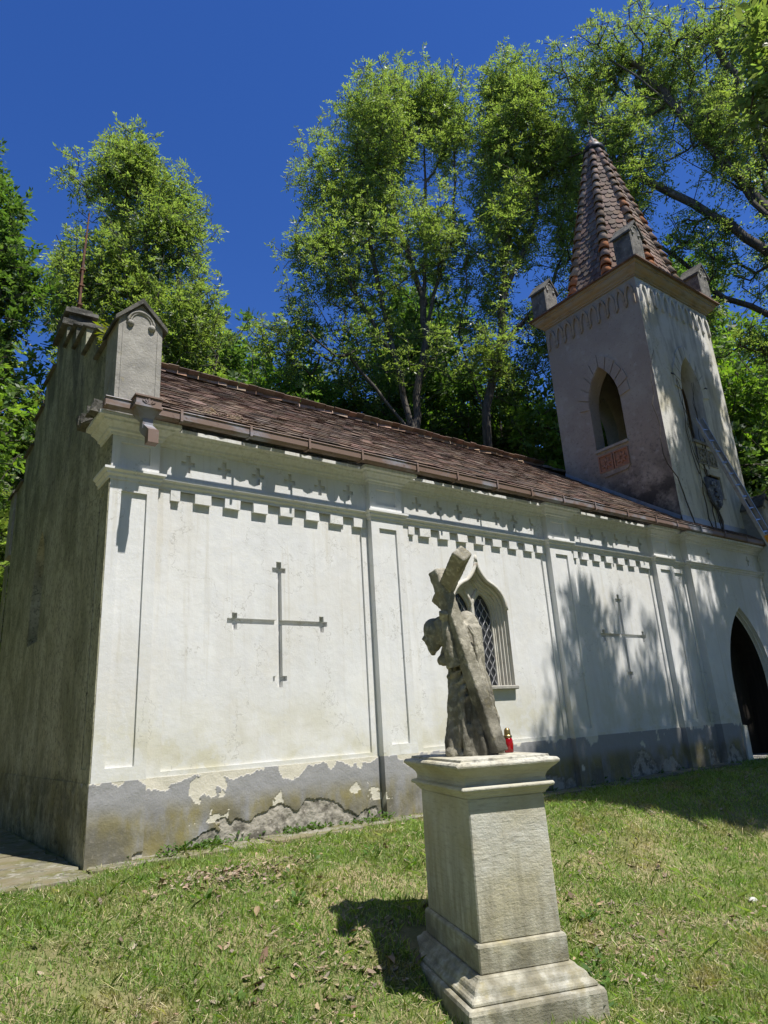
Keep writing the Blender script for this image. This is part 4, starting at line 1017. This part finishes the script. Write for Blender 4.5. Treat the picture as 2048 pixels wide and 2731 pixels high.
# ------------------------------------------------------------------ trees
def grow(seed, base, stems, lobes, ntips, leaf_mat, nleaf, leaf, trunk_r, spread=.42, zmin=0.0, aspect=.38, droop=.35, inner=.35):
    """stems: list of polylines (the visible limbs); lobes: list of (centre, radii, weight). Returns bark mesh, leaf mesh (local to base)"""
    r = np.random.default_rng(seed)
    nodes = []; par = []
    def add_path(pts, p0, step=.7):
        p = p0
        pts = [np.array(q, float) for q in pts]
        for a, b in zip(pts, pts[1:]):
            n = max(1, int(np.linalg.norm(b - a) / step))
            for i in range(1, n + 1):
                q = a + (b - a) * i / n + r.normal(0, .05, 3) * (i < n); nodes.append(q); par.append(p); p = len(nodes) - 1
        return p
    nodes.append(np.array(stems[0][0], float)); par.append(-1)
    for st in stems:
        d = np.array([np.linalg.norm(n - np.array(st[0])) for n in nodes]); p0 = int(d.argmin())
        add_path(st if d.min() < .05 else [nodes[p0]] + list(st), p0)
    sub = []
    for c, R, wt in lobes:
        if wt < 0: sub.append((np.array(c), np.array(R), -wt * 9)); continue
        for _ in range(max(6, int(abs(wt) * 9))):
            v = r.normal(0, 1, 3); v /= np.linalg.norm(v)
            sub.append((np.array(c) + v * np.array(R) * r.uniform(.1, 1) ** .5 * .78, np.array(R) * r.uniform(.30, .55) * np.array([1, 1, 1.1]), wt))
    lobes = sub; inner = 0.0
    tips = []
    w = np.array([l[2] for l in lobes], float); w /= w.sum()
    while len(tips) < ntips:
        c, R, _ = lobes[r.choice(len(lobes), p=w)]
        v = r.normal(0, 1, 3); v /= np.linalg.norm(v); q = r.uniform(inner, 1) ** .6
        p = np.array(c) + v * np.array(R) * q
        if p[2] > zmin: tips.append(p)
    root = np.array(stems[0][0]); tips.sort(key=lambda p: np.min(np.linalg.norm(np.array(nodes[::4]) - p, axis=1)))
    NA = np.zeros((len(nodes) + ntips * 14, 3)); NA[:len(nodes)] = nodes; cnt = len(nodes); ends = []
    for p in tips:
        A = NA[:cnt]; dv = p - A; d = np.linalg.norm(dv * np.array([1.25, 1.25, 1.0]), axis=1)
        cost = d + .8 * np.clip(A[:, 2] - p[2] + .15 * d, 0, None) 
        j = int(cost.argmin()); L = float(np.linalg.norm(dv[j])); n = max(1, min(12, int(L / .5))); a = A[j].copy(); prev = j
        sag = np.array([0, 0, -.10 * L])
        for i in range(1, n + 1):
            t = i / n; q = a + (p - a) * t + sag * 4 * t * (1 - t) + (r.normal(0, .05, 3) if i < n else 0)
            NA[cnt] = q; par.append(prev); prev = cnt; cnt += 1
        ends.append(prev)
    nodes = NA[:cnt]; N = cnt
    load = np.zeros(N); 
    for e in ends: load[e] += 1
    for i in range(N - 1, 0, -1): load[par[i]] += load[i]
    rad = trunk_r * (np.maximum(load, 1) / max(load[0], 1)) ** .42
    rad = np.maximum(rad, .011)
    V, F = [], []; ns = 5; ca = [(math.cos(k * 2 * math.pi / ns), math.sin(k * 2 * math.pi / ns)) for k in range(ns)]
    P0 = nodes[np.array(par[1:])]; P1 = nodes[1:]
    T = P1 - P0; T /= np.linalg.norm(T, axis=1, keepdims=True) + 1e-9
    ref = np.where(np.abs(T[:, 2:3]) > .9, np.array([[1., 0, 0]]), np.array([[0, 0, 1.]]))
    A = np.cross(T, ref); A /= np.linalg.norm(A, axis=1, keepdims=True) + 1e-9; Bv = np.cross(T, A)
    r0 = np.minimum(rad[np.array(par[1:])], rad[1:] * 1.35)[:, None]; r1 = rad[1:][:, None]
    ring0 = np.stack([P0 - T * r0 * .3 + (A * c + Bv * s) * r0 for c, s in ca], 1); ring1 = np.stack([P1 + (A * c + Bv * s) * r1 for c, s in ca], 1)
    VV = np.concatenate([ring0, ring1], 1).reshape(-1, 3); n = len(P1); b = (np.arange(n) * 2 * ns)[:, None]
    FF = np.concatenate([np.stack([b[:, 0] + k, b[:, 0] + (k + 1) % ns, b[:, 0] + ns + (k + 1) % ns, b[:, 0] + ns + k], 1) for k in range(ns)])
    bark = quads_mesh('trunk', VV - np.array(base), FF, 'bark'); bark.shade_smooth()
    # leaves in drooping sprays near the ends
    E = nodes[np.array(ends)]; EP = nodes[np.array(par)[np.array(ends)]]; ed = E - EP; ed /= np.linalg.norm(ed, axis=1, keepdims=True) + 1e-9
    K = max(2, nleaf // 7); ne = len(E)
    # K compound leaves per twig end, seven leaflets each, radiating and drooping
    rb = np.repeat(E, K, 0) - np.repeat(ed, K, 0) * r.uniform(0, spread * 1.3, (ne * K, 1)) + r.normal(0, spread * .12, (ne * K, 3))
    rd = np.repeat(ed, K, 0) * .45 + r.normal(0, .75, (ne * K, 3)) + np.array([0, 0, .15]); rd /= np.linalg.norm(rd, axis=1, keepdims=True) + 1e-9
    rl = spread * r.uniform(.6, 1.25, (ne * K, 1)); rs_ = np.cross(rd, np.array([0, 0, 1.0]) + r.normal(0, .3, (ne * K, 3))); rs_ /= np.linalg.norm(rs_, axis=1, keepdims=True) + 1e-9
    Cs, Ds, Ns = [], [], []
    for q, (tt, sg) in enumerate(((.35, 1), (.35, -1), (.6, 1), (.6, -1), (.85, 1), (.85, -1), (1.0, 0))):
        c = rb + rd * rl * tt; c[:, 2] -= (droop * rl[:, 0] * tt * tt)
        d = rd * (.75 if sg else 1.0) + rs_ * sg * .8 + r.normal(0, .22, rd.shape); d[:, 2] -= droop * .6
        Cs.append(c); Ds.append(d); Ns.append(np.cross(rs_, rd) * 1.0 + r.normal(0, .35, rd.shape))
    C = np.concatenate(Cs); D = np.concatenate(Ds); D /= np.linalg.norm(D, axis=1, keepdims=True) + 1e-9; Nn = np.concatenate(Ns); m = len(C)
    S = np.cross(D, Nn); S /= np.linalg.norm(S, axis=1, keepdims=True) + 1e-9
    sz = leaf * r.uniform(.7, 1.3, (m, 1))
    V = np.stack([C, C + D * sz * .45 + S * sz * aspect * .5, C + D * sz, C + D * sz * .45 - S * sz * aspect * .5], 1).reshape(-1, 3)
    lm = quads_mesh('crown', V - np.array(base), np.arange(4 * m).reshape(m, 4), leaf_mat)
    return bark, lm
def put_tree(name, label, base, bark, crown, group=None, rot=0.0, sc=(1, 1, 1)):
    t = thing(name, label, 'tree', base, rot, group); t.scale = sc
    link_mesh('trunk', bark, t); link_mesh('crown', crown, t); return t
def g(x, y): return float(gz(x, y))

# tall many-stemmed ash behind the middle of the roof
bx, by = 11.9, 9.6; z0 = g(bx, by)
bk_, cr2 = grow(21, (bx, by, z0), [
    [(bx, by, z0), (11.9, 9.3, 6), (11.75, 9.0, 10), (11.1, 9.3, 14.6), (10.7, 9.4, 18), (10.6, 9.6, 22.5)],
    [(11.75, 9.0, 10), (12.2, 8.7, 13), (12.5, 8.3, 18), (12.7, 8.0, 23.5)],
    [(12.3, 8.5, 15), (11.5, 8.9, 19), (11.5, 9.1, 24)],
    [(11.3, 9.2, 13.0), (9.6, 10.0, 16.5), (9.2, 10.2, 20)], [(12.3, 8.6, 14), (13.2, 7.6, 18), (13.4, 7.2, 22)],
    [(11.75, 9.0, 10), (10.2, 9.8, 12.5), (8.6, 10.5, 15.5)]],
    [((11.3, 8.9, 22.4), (2.1, 2.0, 3.4), 4), ((13.1, 7.5, 23.6), (1.6, 1.6, 3.2), 3.4), ((9.9, 9.8, 20.2), (1.8, 1.7, 3.0), 3), ((9.0, 10.3, 16.2), (2.2, 1.7, 2.4), 2.4), ((11.2, 9.2, 17.4), (2.6, 1.9, 3.0), 3), ((13.0, 7.8, 17.2), (1.8, 1.7, 3.0), 2.2), ((8.4, 10.8, 13.6), (2.0, 1.6, 2.0), 1.6), ((10.8, 9.6, 13.4), (2.4, 1.8, 2.0), 1.6), ((12.6, 8.4, 13.0), (2.0, 1.8, 2.0), 1.2)],
    3200, 'leaf_ash', 35, .125, .17, .36, aspect=.34)
put_tree('ash_tree', 'tall many stemmed ash tree rising behind the middle of the roof', (bx, by, z0), bk_, cr2)
bx, by = 14.0, 8.2; z0 = g(bx, by)
bk_, cr2 = grow(23, (bx, by, z0), [
    [(bx, by, z0), (13.6, 7.6, 6), (13.3, 7.2, 10), (13.9, 6.2, 14.8), (14.3, 5.9, 19), (14.7, 5.6, 23.5)],
    [(13.9, 6.2, 14.8), (15.4, 5.6, 18), (16.0, 5.3, 22)], [(13.3, 7.2, 10), (12.9, 7.6, 13.5), (13.2, 7.0, 17)], [(13.6, 6.6, 12.6), (15.6, 6.0, 15), (17, 5.4, 17.5)]],
    [((14.7, 5.6, 22.0), (1.7, 1.7, 3.2), 3), ((16.1, 5.2, 20.2), (1.7, 1.6, 3.2), 2.6), ((17.0, 5.0, 16.6), (1.9, 1.7, 3.0), 2.2), ((14.4, 6.2, 17.6), (2.0, 1.8, 3.0), 2.2), ((14.4, 6.5, 13.2), (2.6, 2.0, 2.4), 1.8), ((16.4, 5.8, 12.6), (2.0, 1.8, 2.6), 1.4), ((13.8, 6.6, 20.0), (1.1, 1.2, 3.4), 1.6), ((13.4, 7.0, 15.0), (1.4, 1.3, 2.4), 1.2)],
    2900, 'leaf_ash', 35, .125, .15, .36, aspect=.34)
put_tree('ash_tree', 'slender ash tree with leaning stem just left of the spire', (bx, by, z0), bk_, cr2)
# broad ash behind the gable, left
bx, by = 4.6, 12.9; z0 = g(bx, by)
bk_, cr1 = grow(31, (bx, by, z0), [
    [(bx, by, z0), (4.5, 12.8, 7), (4.2, 12.6, 11.5), (3.4, 12.6, 16), (2.6, 12.7, 21)],
    [(4.2, 12.6, 11.5), (4.9, 12.3, 15), (4.7, 12.2, 19)], [(4.5, 12.8, 8), (2.6, 13.0, 12), (1.6, 13.1, 16)], [(4.4, 12.7, 9.5), (6.0, 12.2, 12), (6.2, 12, 14)], [(4.2, 12.6, 11.5), (3.8, 12.5, 16), (3.8, 12.4, 19.5)]],
    [((2.7, 12.7, 18.6), (1.5, 1.5, 3.0), 2.8), ((4.5, 12.3, 17.6), (1.5, 1.5, 2.6), 2.4), ((2.4, 12.9, 14.6), (1.9, 1.7, 3.0), 3), ((4.8, 12.2, 13.6), (1.8, 1.8, 2.8), 3), ((6.2, 12.1, 11.2), (1.5, 1.6, 2.2), 1.8), ((3.4, 12.4, 10.6), (2.8, 1.9, 2.2), 2.2), ((3.6, 12.4, 16.0), (1.8, 1.6, 2.4), 2)],
    2900, 'leaf_ash', 35, .125, .19, .36, aspect=.34)
put_tree('ash_tree', 'broad dense ash tree behind the stepped gable', (bx, by, z0), bk_, cr1)
# ash at the right edge beyond the tower, its limbs fanning over the spire
bx, by = 18.9, -1.6; z0 = g(bx, by)
bk_, cr3 = grow(41, (bx, by, z0), [
    [(bx, by, z0), (18.7, -1.6, 5), (18.0, -1.6, 10.2), (17.5, -1.2, 13.4), (17.3, -.3, 16.2), (17.3, .6, 18.9), (17.3, 1.5, 21.6), (17.3, 2.4, 24)],
    [(18.0, -1.6, 10.2), (17.7, -1.3, 15), (17.7, -1.0, 18.4), (17.9, -.4, 22.2)],
    [(18.0, -1.6, 10.2), (17.2, -.6, 13.2), (16.6, .8, 15.6), (16.4, 1.9, 17.2), (16.2, 3.0, 20.2)],
    [(18.2, -1.6, 9.2), (17.2, -.3, 11.2), (16.7, 1.0, 12.8), (16.5, 2.0, 14.8)],
    [(17.5, -1.2, 13.0), (17.0, .0, 17), (16.6, 1.2, 20.5), (16.4, 2.4, 23)],
    [(18.4, -1.6, 7.4), (17.6, -.8, 9.0), (17.2, .2, 10.4)],
    [(17.6, -1.2, 13.0), (18.4, -.6, 17), (18.8, .2, 20)]],
    [((16.2, 3.3, 23.0), (1.8, 1.6, 2.2), 1.6), ((17.3, 1.8, 22.6), (1.9, 1.8, 2.4), 2.2), ((16.4, 2.2, 18.4), (1.6, 1.5, 2.4), 1.8), ((17.6, -.2, 17.6), (1.9, 1.7, 2.8), 2.4), ((17.9, -.4, 21.5), (2.0, 1.8, 2.6), 2.2), ((16.8, 1.2, 14.4), (1.5, 1.4, 2.2), 1.4), ((18.4, -.6, 13.6), (1.5, 1.5, 2.6), 1.4), ((17.6, .2, 10.6), (1.3, 1.3, 1.8), .9), ((18.6, -.6, 8.0), (1.3, 1.2, 1.6), .7), ((16.0, 2.9, 16.4), (1.5, 1.3, 2.4), 1.5), ((15.9, 3.4, 20.4), (1.5, 1.4, 2.2), 1.4), ((16.6, 1.6, 11.6), (1.2, 1.2, 1.8), .9)],
    2600, 'leaf_ash', 35, .115, .26, .36, zmin=6.0, aspect=.34)
put_tree('overhanging_ash_tree', 'large ash tree with dark fanning branches at the right edge, overhanging the spire', (bx, by, z0), bk_, cr3)
# its neighbour in front, out of view, whose crown shades the portal wall
bx, by = 15.6, -5.6; z0 = g(bx, by)
bk_, cr5 = grow(43, (bx, by, z0), [
    [(bx, by, z0), (15.2, -5.5, 4), (14.4, -5.3, 7.5), (12.8, -5.2, 9.8), (11.2, -5.1, 11.0), (9.4, -5.0, 11.4)],
    [(12.8, -5.2, 9.8), (12.2, -6.2, 10.2), (10.4, -6.4, 10.2)], [(14.4, -5.3, 7.5), (14.8, -6.0, 9.6), (14.4, -5.6, 13.0)], [(14.4, -5.3, 7.5), (13.6, -4.2, 11), (13.4, -3.8, 13.4)]],
    [((8.5, -4.8, 10.6), (1.6, 1.2, 1.3), 1.4), ((11.6, -4.9, 11.6), (2.1, 1.4, 1.6), .85), ((14.2, -4.9, 11.7), (2.0, 1.4, 1.6), .8), ((7.7, -5.3, 9.2), (1.2, 1.0, .8), -2.2), ((13.5, -3.3, 11.6), (1.5, .7, 2.4), 1.5), ((13.4, -3.2, 15.2), (1.5, .7, 2.0), 1.5), ((9.3, -5.5, 9.4), (1.5, 1.1, .9), -2.8), ((12.2, -5.9, 9.8), (2.0, 1.1, .9), -3.0), ((15.2, -6.0, 9.8), (1.9, 1.1, .9), -2.4), ((12.4, -6.4, 13.4), (3.2, 1.2, 1.4), .7), ((9.0, -6.5, 9.6), (1.4, 1.1, .9), -2.4), ((11.8, -7.0, 9.8), (1.9, 1.2, .9), -2.8), ((15.0, -7.3, 9.8), (2.0, 1.2, .9), -2.4), ((17.0, -5.4, 10.0), (1.8, 1.8, 3.2), -1.8), ((13.5, -3.9, 13.4), (1.7, .9, 2.2), 1.1)],
    3600, 'leaf_ash', 49, .15, .24, .36, zmin=6.5, aspect=.40)
put_tree('ash_tree', 'ash tree just outside the picture on the right, shading the portal wall', (bx, by, z0), bk_, cr5)
# darker tree at the left edge
bx, by = -.9, 12.0; z0 = g(bx, by)
bk_, cr4 = grow(51, (bx, by, z0), [[(bx, by, z0), (-.9, 12, 5), (-1.0, 11.6, 10), (-1.3, 11.4, 15)], [(-.9, 12, 5), (-.2, 11.4, 9), (.2, 11.3, 12)]],
    [((-1.2, 11.4, 14.4), (1.5, 1.6, 3.0), 3), ((-.3, 11.3, 12.2), (1.2, 1.5, 3.0), 2.5), ((-.6, 11.0, 8.4), (1.6, 1.6, 2.8), 2), ((-1.6, 11.2, 6), (2.2, 1.6, 3), 2), ((-3.0, 11.2, 11), (2, 1.6, 4), 2)],
    1300, 'leaf_dark', 42, .14, .20, .36, aspect=.5)
put_tree('maple_tree', 'dark leafy maple tree at the left edge behind the gable', (bx, by, z0), bk_, cr4)
# woodland behind: three kinds, copied
kinds = []
for sd_, (h, w, lm) in enumerate(((11, 3.4, 'leaf_maple'), (13, 3.2, 'leaf_dark'), (10, 3.8, 'leaf_ash'))):
    kinds.append(grow(61 + sd_, (0, 0, 0), [[(0, 0, 0), (.1, 0, h * .3), (-.1, .2, h * .6), (.1, 0, h * .92)], [(.1, 0, h * .3), (w * .5, .2, h * .55)], [(.1, 0, h * .34), (-w * .5, -.3, h * .6)], [(0, 0, h * .4), (.1, -w * .5, h * .62)]],
        [((0, 0, h * .70), (w * .8, w * .8, h * .28), 3), ((w * .45, 0, h * .50), (w * .6, w * .7, h * .22), 2), ((-w * .45, .3, h * .52), (w * .6, w * .7, h * .24), 2), ((0, -w * .4, h * .42), (w * .7, w * .6, h * .2), 2), ((0, w * .3, h * .34), (w * .8, w * .7, h * .18), 1.5)],
        900, lm, 49, .16, .17, .42, aspect=.5))
woods = [  # x, y, kind, scale, label
    (6.6, 15.5, 0, 1.15, 'light green maple between the two tall ashes above the ridge'),
    (8.4, 13.4, 2, 1.05, 'rounded tree just above the middle of the roof ridge'),
    (10.2, 12.6, 0, 1.10, 'leafy maple behind the stems of the tall ash'),
    (12.6, 12.0, 1, 1.05, 'dark tree behind the leaning ash stem'),
    (14.8, 11.2, 0, 1.15, 'maple filling the gap left of the tower'),
    (16.6, 9.4, 1, 1.15, 'dark tree close behind the tower on its left'),
    (5.2, 18.5, 1, 1.35, 'dark tree far behind the left ash, above the ridge end'),
    (9.0, 19.0, 1, 1.35, 'tall dark tree far back in the middle gap'),
    (13.5, 17.5, 2, 1.45, 'tall tree far back between the ash stems'),
    (18.5, 15.0, 0, 1.5, 'tall maple far back left of the spire'),
    (1.6, 10.2, 2, .80, 'low tree right behind the gable steps'),
    (-2.6, 9.6, 0, .95, 'bright maple at the far left beside the end wall'),
    (-4.6, 13.5, 1, 1.2, 'dark tree at the far left behind the bright maple'),
    (-1.8, 16.5, 2, 1.35, 'tree far back at the left edge'),
    (20.2, 5.2, 1, 1.25, 'dark tree right of the tower, halfway up'),
    (22.5, 2.8, 0, 1.15, 'maple at the right edge beyond the tower'),
    (24.0, 6.5, 1, 1.5, 'tall dark tree behind the tower on its right'),
    (27.0, 3.2, 2, 1.4, 'tree far back at the right edge'),
    (20.0, 9.5, 2, 1.5, 'tall tree behind the spire'),
    (24.5, -.4, 1, 1.0, 'low dark tree at the right edge beside the ladder'),
    (30.0, 8.0, 1, 1.7, 'farthest dark tree on the right'),
    (18.6, 3.4, 2, .85, 'low tree just right of the tower wall'),
    (7.4, 11.6, 1, .95, 'dark tree low behind the ridge, left of the tall ash'),
    (11.4, 14.8, 0, 1.35, 'maple seen between the stems of the tall ash'),
    (15.6, 13.6, 1, 1.45, 'dark tall tree behind the leaning ash'),
    (17.4, 7.0, 0, 1.1, 'maple close to the left side of the tower top'),
    (3.2, 15.5, 0, 1.2, 'maple showing through the left ash'),
    (21.5, -.6, 0, .95, 'maple low at the right edge behind the ladder'),
]
rr_ = random.Random(3)
for (x, y, k, s_, lab) in woods:
    put_tree('woodland_tree', lab, (x, y, g(x, y) - .1), kinds[k][0], kinds[k][1], 'woodland trees behind the chapel', rr_.uniform(0, 6.28), (s_, s_, s_ * rr_.uniform(.95, 1.1)))

# ------------------------------------------------------------------ lawn
def in_ped(x, y):
    c, s = math.cos(-PYAW), math.sin(-PYAW); dx, dy = x - PA.x, y - PA.y
    u, v = c * dx - s * dy, s * dx + c * dy
    return (np.abs(u) < .43) & (np.abs(v) < .63)
def scatter(n, power=1.5):
    """points on the lawn in front, denser near the viewer"""
    out = []
    tot = 0
    while tot < n:
        x = rng.uniform(-5, 17, 400000); y = rng.uniform(-6.6, .0, 400000)
        dx, dy = x - CAM.x, y - CAM.y; d = np.hypot(dx, dy); a = np.degrees(np.arctan2(dx, dy))
        keep = (d > 2.2) & (a > -2) & (a < 82) & (rng.random(len(x)) < (2.4 / d) ** power)
        ap = (y > -.38 + .07 * np.sin(x * 5)) & (x < 10.7)
        left = (x < .0) & (y > -.5 + .1 * np.sin(x * 4)) & (x > -2.7)
        keep &= ~(ap & (x > -.05) & (rng.random(len(x)) > .30)) & ~(left & (rng.random(len(x)) > .06)) & ~in_ped(x, y)
        out.append(np.stack([x[keep], y[keep]], 1)); tot += keep.sum()
    return np.concatenate(out)[:n]
def patch(x, y):
    return .5 + .5 * (np.sin(x * 2.3 + 1.1 * np.sin(y * 1.9)) * np.cos(y * 2.7 + .7 * np.sin(x * 3.1))) * .7 + .18 * np.sin(x * 7.3 + y * 5.1)
P = scatter(460000)
dens = patch(P[:, 0], P[:, 1]); P = P[rng.random(len(P)) < .30 + .75 * dens]; n = len(P)
Z = gz(P[:, 0], P[:, 1]); d = np.hypot(P[:, 0] - CAM.x, P[:, 1] - CAM.y)
h = rng.gamma(4, .0068, n) * (.65 + .7 * patch(P[:, 0] * 1.3 + 5, P[:, 1] * 1.3)) + .012
w = (.0016 + .0008 * d / 3) * rng.uniform(.7, 1.4, n)
az = rng.uniform(0, 6.283, n); ln = rng.gamma(2, .35, n); la = rng.uniform(0, 6.283, n)
b = np.stack([P[:, 0], P[:, 1], Z - .004], 1); sx = np.stack([np.cos(az), np.sin(az), np.zeros(n)], 1) * w[:, None]
lean = np.stack([np.cos(la), np.sin(la), np.zeros(n)], 1) * (h * ln)[:, None]; upv = np.array([0, 0, 1.0]) * h[:, None]
V = np.stack([b - sx, b + sx, b + lean * .35 + upv * .62 + sx * .75, b + lean + upv, b + lean * .35 + upv * .62 - sx * .75], 1).reshape(-1, 3)
me = quads_mesh('grass', V, np.arange(5 * n).reshape(n, 5), 'grass_blade')
tag(link_mesh('grass', me), 'short patchy green grass of the lawn', 'grass', kind='stuff')
# pale clippings lying on the turf
P = scatter(70000, 1.4); cl = patch(P[:, 0] * 1.1 + 7, P[:, 1] * 1.2 + 3); P = P[rng.random(len(P)) < np.clip(cl * 1.3 - .15, .08, 1)]; n = len(P)
Z = gz(P[:, 0], P[:, 1]) + rng.uniform(.004, .035, n); az = rng.uniform(0, 6.283, n); ln = rng.uniform(.015, .055, n); d = np.hypot(P[:, 0] - CAM.x, P[:, 1] - CAM.y); w = .0011 + .0006 * d / 3
c = np.stack([P[:, 0], P[:, 1], Z], 1); ex = np.stack([np.cos(az), np.sin(az), rng.normal(0, .25, n)], 1) * ln[:, None]; ey = np.stack([-np.sin(az), np.cos(az), np.zeros(n)], 1) * w[:, None]
V = np.stack([c - ex - ey, c + ex - ey * .4, c + ex + ey * .4, c - ex + ey], 1).reshape(-1, 3)
tag(link_mesh('grass_clippings', quads_mesh('grass_clippings', V, np.arange(4 * n).reshape(n, 4), 'straw')), 'pale dry clippings lying on the lawn', 'clippings', kind='stuff')
# fallen leaves
P = scatter(9000, 1.2); cl = patch(P[:, 0] * .8 + 2, P[:, 1] * .9 + 1); P = P[rng.random(len(P)) < np.clip(cl * 1.5 - .55, .05, 1)]
extra = np.concatenate([rng.normal((.75, -1.2), (.34, .16), (520, 2)), rng.normal((.9, -2.7), (.35, .2), (120, 2)), rng.normal((2.75, -3.2), (.4, .35), (300, 2)), rng.normal((2.6, -2.6), (.9, .7), (160, 2)), rng.normal((1.0, -2.2), (.5, .3), (160, 2))]); P = np.concatenate([P, extra[~in_ped(extra[:, 0], extra[:, 1])]])
n = len(P); Z = gz(P[:, 0], P[:, 1]) + rng.uniform(.006, .035, n); az = rng.uniform(0, 6.283, n); sz = rng.gamma(4, .0034, n) + .005; cu = rng.normal(0, .35, n)
ex = np.stack([np.cos(az), np.sin(az), rng.normal(0, .3, n)], 1) * sz[:, None]; ey = np.stack([-np.sin(az), np.cos(az), rng.normal(0, .3, n)], 1) * (sz * rng.uniform(.4, .75, n))[:, None]
c = np.stack([P[:, 0], P[:, 1], Z], 1); up = np.array([0, 0, 1.]) * (sz * cu)[:, None]
V = np.stack([c - ex * 1.1, c - ex * .3 - ey + up, c + ex * .5 - ey * .8 + up, c + ex * 1.2 + up * .3, c + ex * .5 + ey * .8 + up, c - ex * .3 + ey + up], 1).reshape(-1, 3)
F = np.concatenate([np.stack([np.arange(n) * 6 + k for k in (0, 1, 2, 3)], 1), np.stack([np.arange(n) * 6 + k for k in (0, 3, 4, 5)], 1)])
tag(link_mesh('fallen_leaves', quads_mesh('fallen_leaves', V, F, 'dry_leaf')), 'dry brown fallen leaves scattered over the lawn', 'leaves', kind='stuff')
# weeds along the wall foot and broad leaves in the grass
L_ = []
for k in range(95):
    if k < 60: cx_ = random.choice([random.gauss(1.0, .3), random.gauss(2.2, .6), random.uniform(.3, 3.2), random.uniform(4, 10)]); cy_ = random.gauss(.03, .05); s_ = random.uniform(.4, 1)
    else: cx_, cy_ = random.uniform(.2, 3.2), random.uniform(-4.3, -1.2); s_ = .7
    if in_ped(np.array([cx_]), np.array([cy_]))[0]: continue
    z_0 = max(float(gz(cx_, cy_)), .0 if cy_ > -.3 else -9)
    for q in range(random.randint(7, 20)):
        a = random.uniform(0, 6.283); r = random.uniform(0, .09) * s_
        dd = Vector((math.cos(a), math.sin(a), random.uniform(.1, 1.0))).normalized()
        L_.append(((cx_ + r * math.cos(a), cy_ + r * math.sin(a), z_0 + random.uniform(.01, .10) * s_), tuple(dd), (random.gauss(0, .4), random.gauss(0, .4), 1)))
V, F = leaf_cloud(L_, .055, .5); tag(link_mesh('weeds', quads_mesh('weeds', V, F, 'weed_leaf')), 'small green weeds along the wall foot and in the lawn', 'weeds', kind='stuff')
# two pale stones in the grass
for (x, y, s, lab) in ((4.55, -3.35, .035, 'larger pale stone lying in the grass right of the pedestal'), (4.35, -3.75, .022, 'smaller pale stone lying in the grass right of the pedestal')):
    mb = MB(); mb.lathe([(.3 * s, -.3 * s), (.9 * s, 0), (1.0 * s, .35 * s), (.7 * s, .8 * s), (.2 * s, .95 * s)], 9); mb.v = [(a * 1.4, b + random.uniform(-.1, .1) * s, c) for a, b, c in mb.v]
    o = mb.build('stone', 'pale_stone', None, smooth=True); o.location = (x, y, g(x, y) + .01); tag(o, lab, 'stone', 'pale stones in the lawn')

# unseen wood blocking skylight behind and beside the viewer, one mass of foliage
Vs, n = [], 34000
a = rng.uniform(math.radians(120), math.radians(345), n); rad = rng.uniform(11, 17, n); hz = rng.beta(1.6, 1.3, n) * 17 + .3
lump = .75 + .25 * np.sin(a * 23) * np.sin(hz * .9 + a * 7); keep = (rng.random(n) < lump) & (np.hypot(3.0 + rad * np.cos(a) - CAM.x, -5.0 + rad * np.sin(a) - CAM.y) > 8.0); a, rad, hz = a[keep], rad[keep], hz[keep]; n = len(a)
cx_, cy_ = 3.0, -5.0; x = cx_ + rad * np.cos(a); y = cy_ + rad * np.sin(a); C_ = np.stack([x, y, gz(x, y) + hz], 1)
D_ = rng.normal(0, 1, (n, 3)); D_ /= np.linalg.norm(D_, axis=1, keepdims=True); S_ = np.cross(D_, rng.normal(0, 1, (n, 3))); S_ /= np.linalg.norm(S_, axis=1, keepdims=True)
sz = rng.uniform(.35, .8, (n, 1)); V = np.stack([C_, C_ + D_ * sz * .5 + S_ * sz * .3, C_ + D_ * sz, C_ + D_ * sz * .5 - S_ * sz * .3], 1).reshape(-1, 3)
tag(link_mesh('unseen_wood', quads_mesh('unseen_wood', V, np.arange(4 * n).reshape(n, 4), 'leaf_dark')), 'unseen wood behind the viewer, shaped to block skylight', 'wood', kind='stuff')
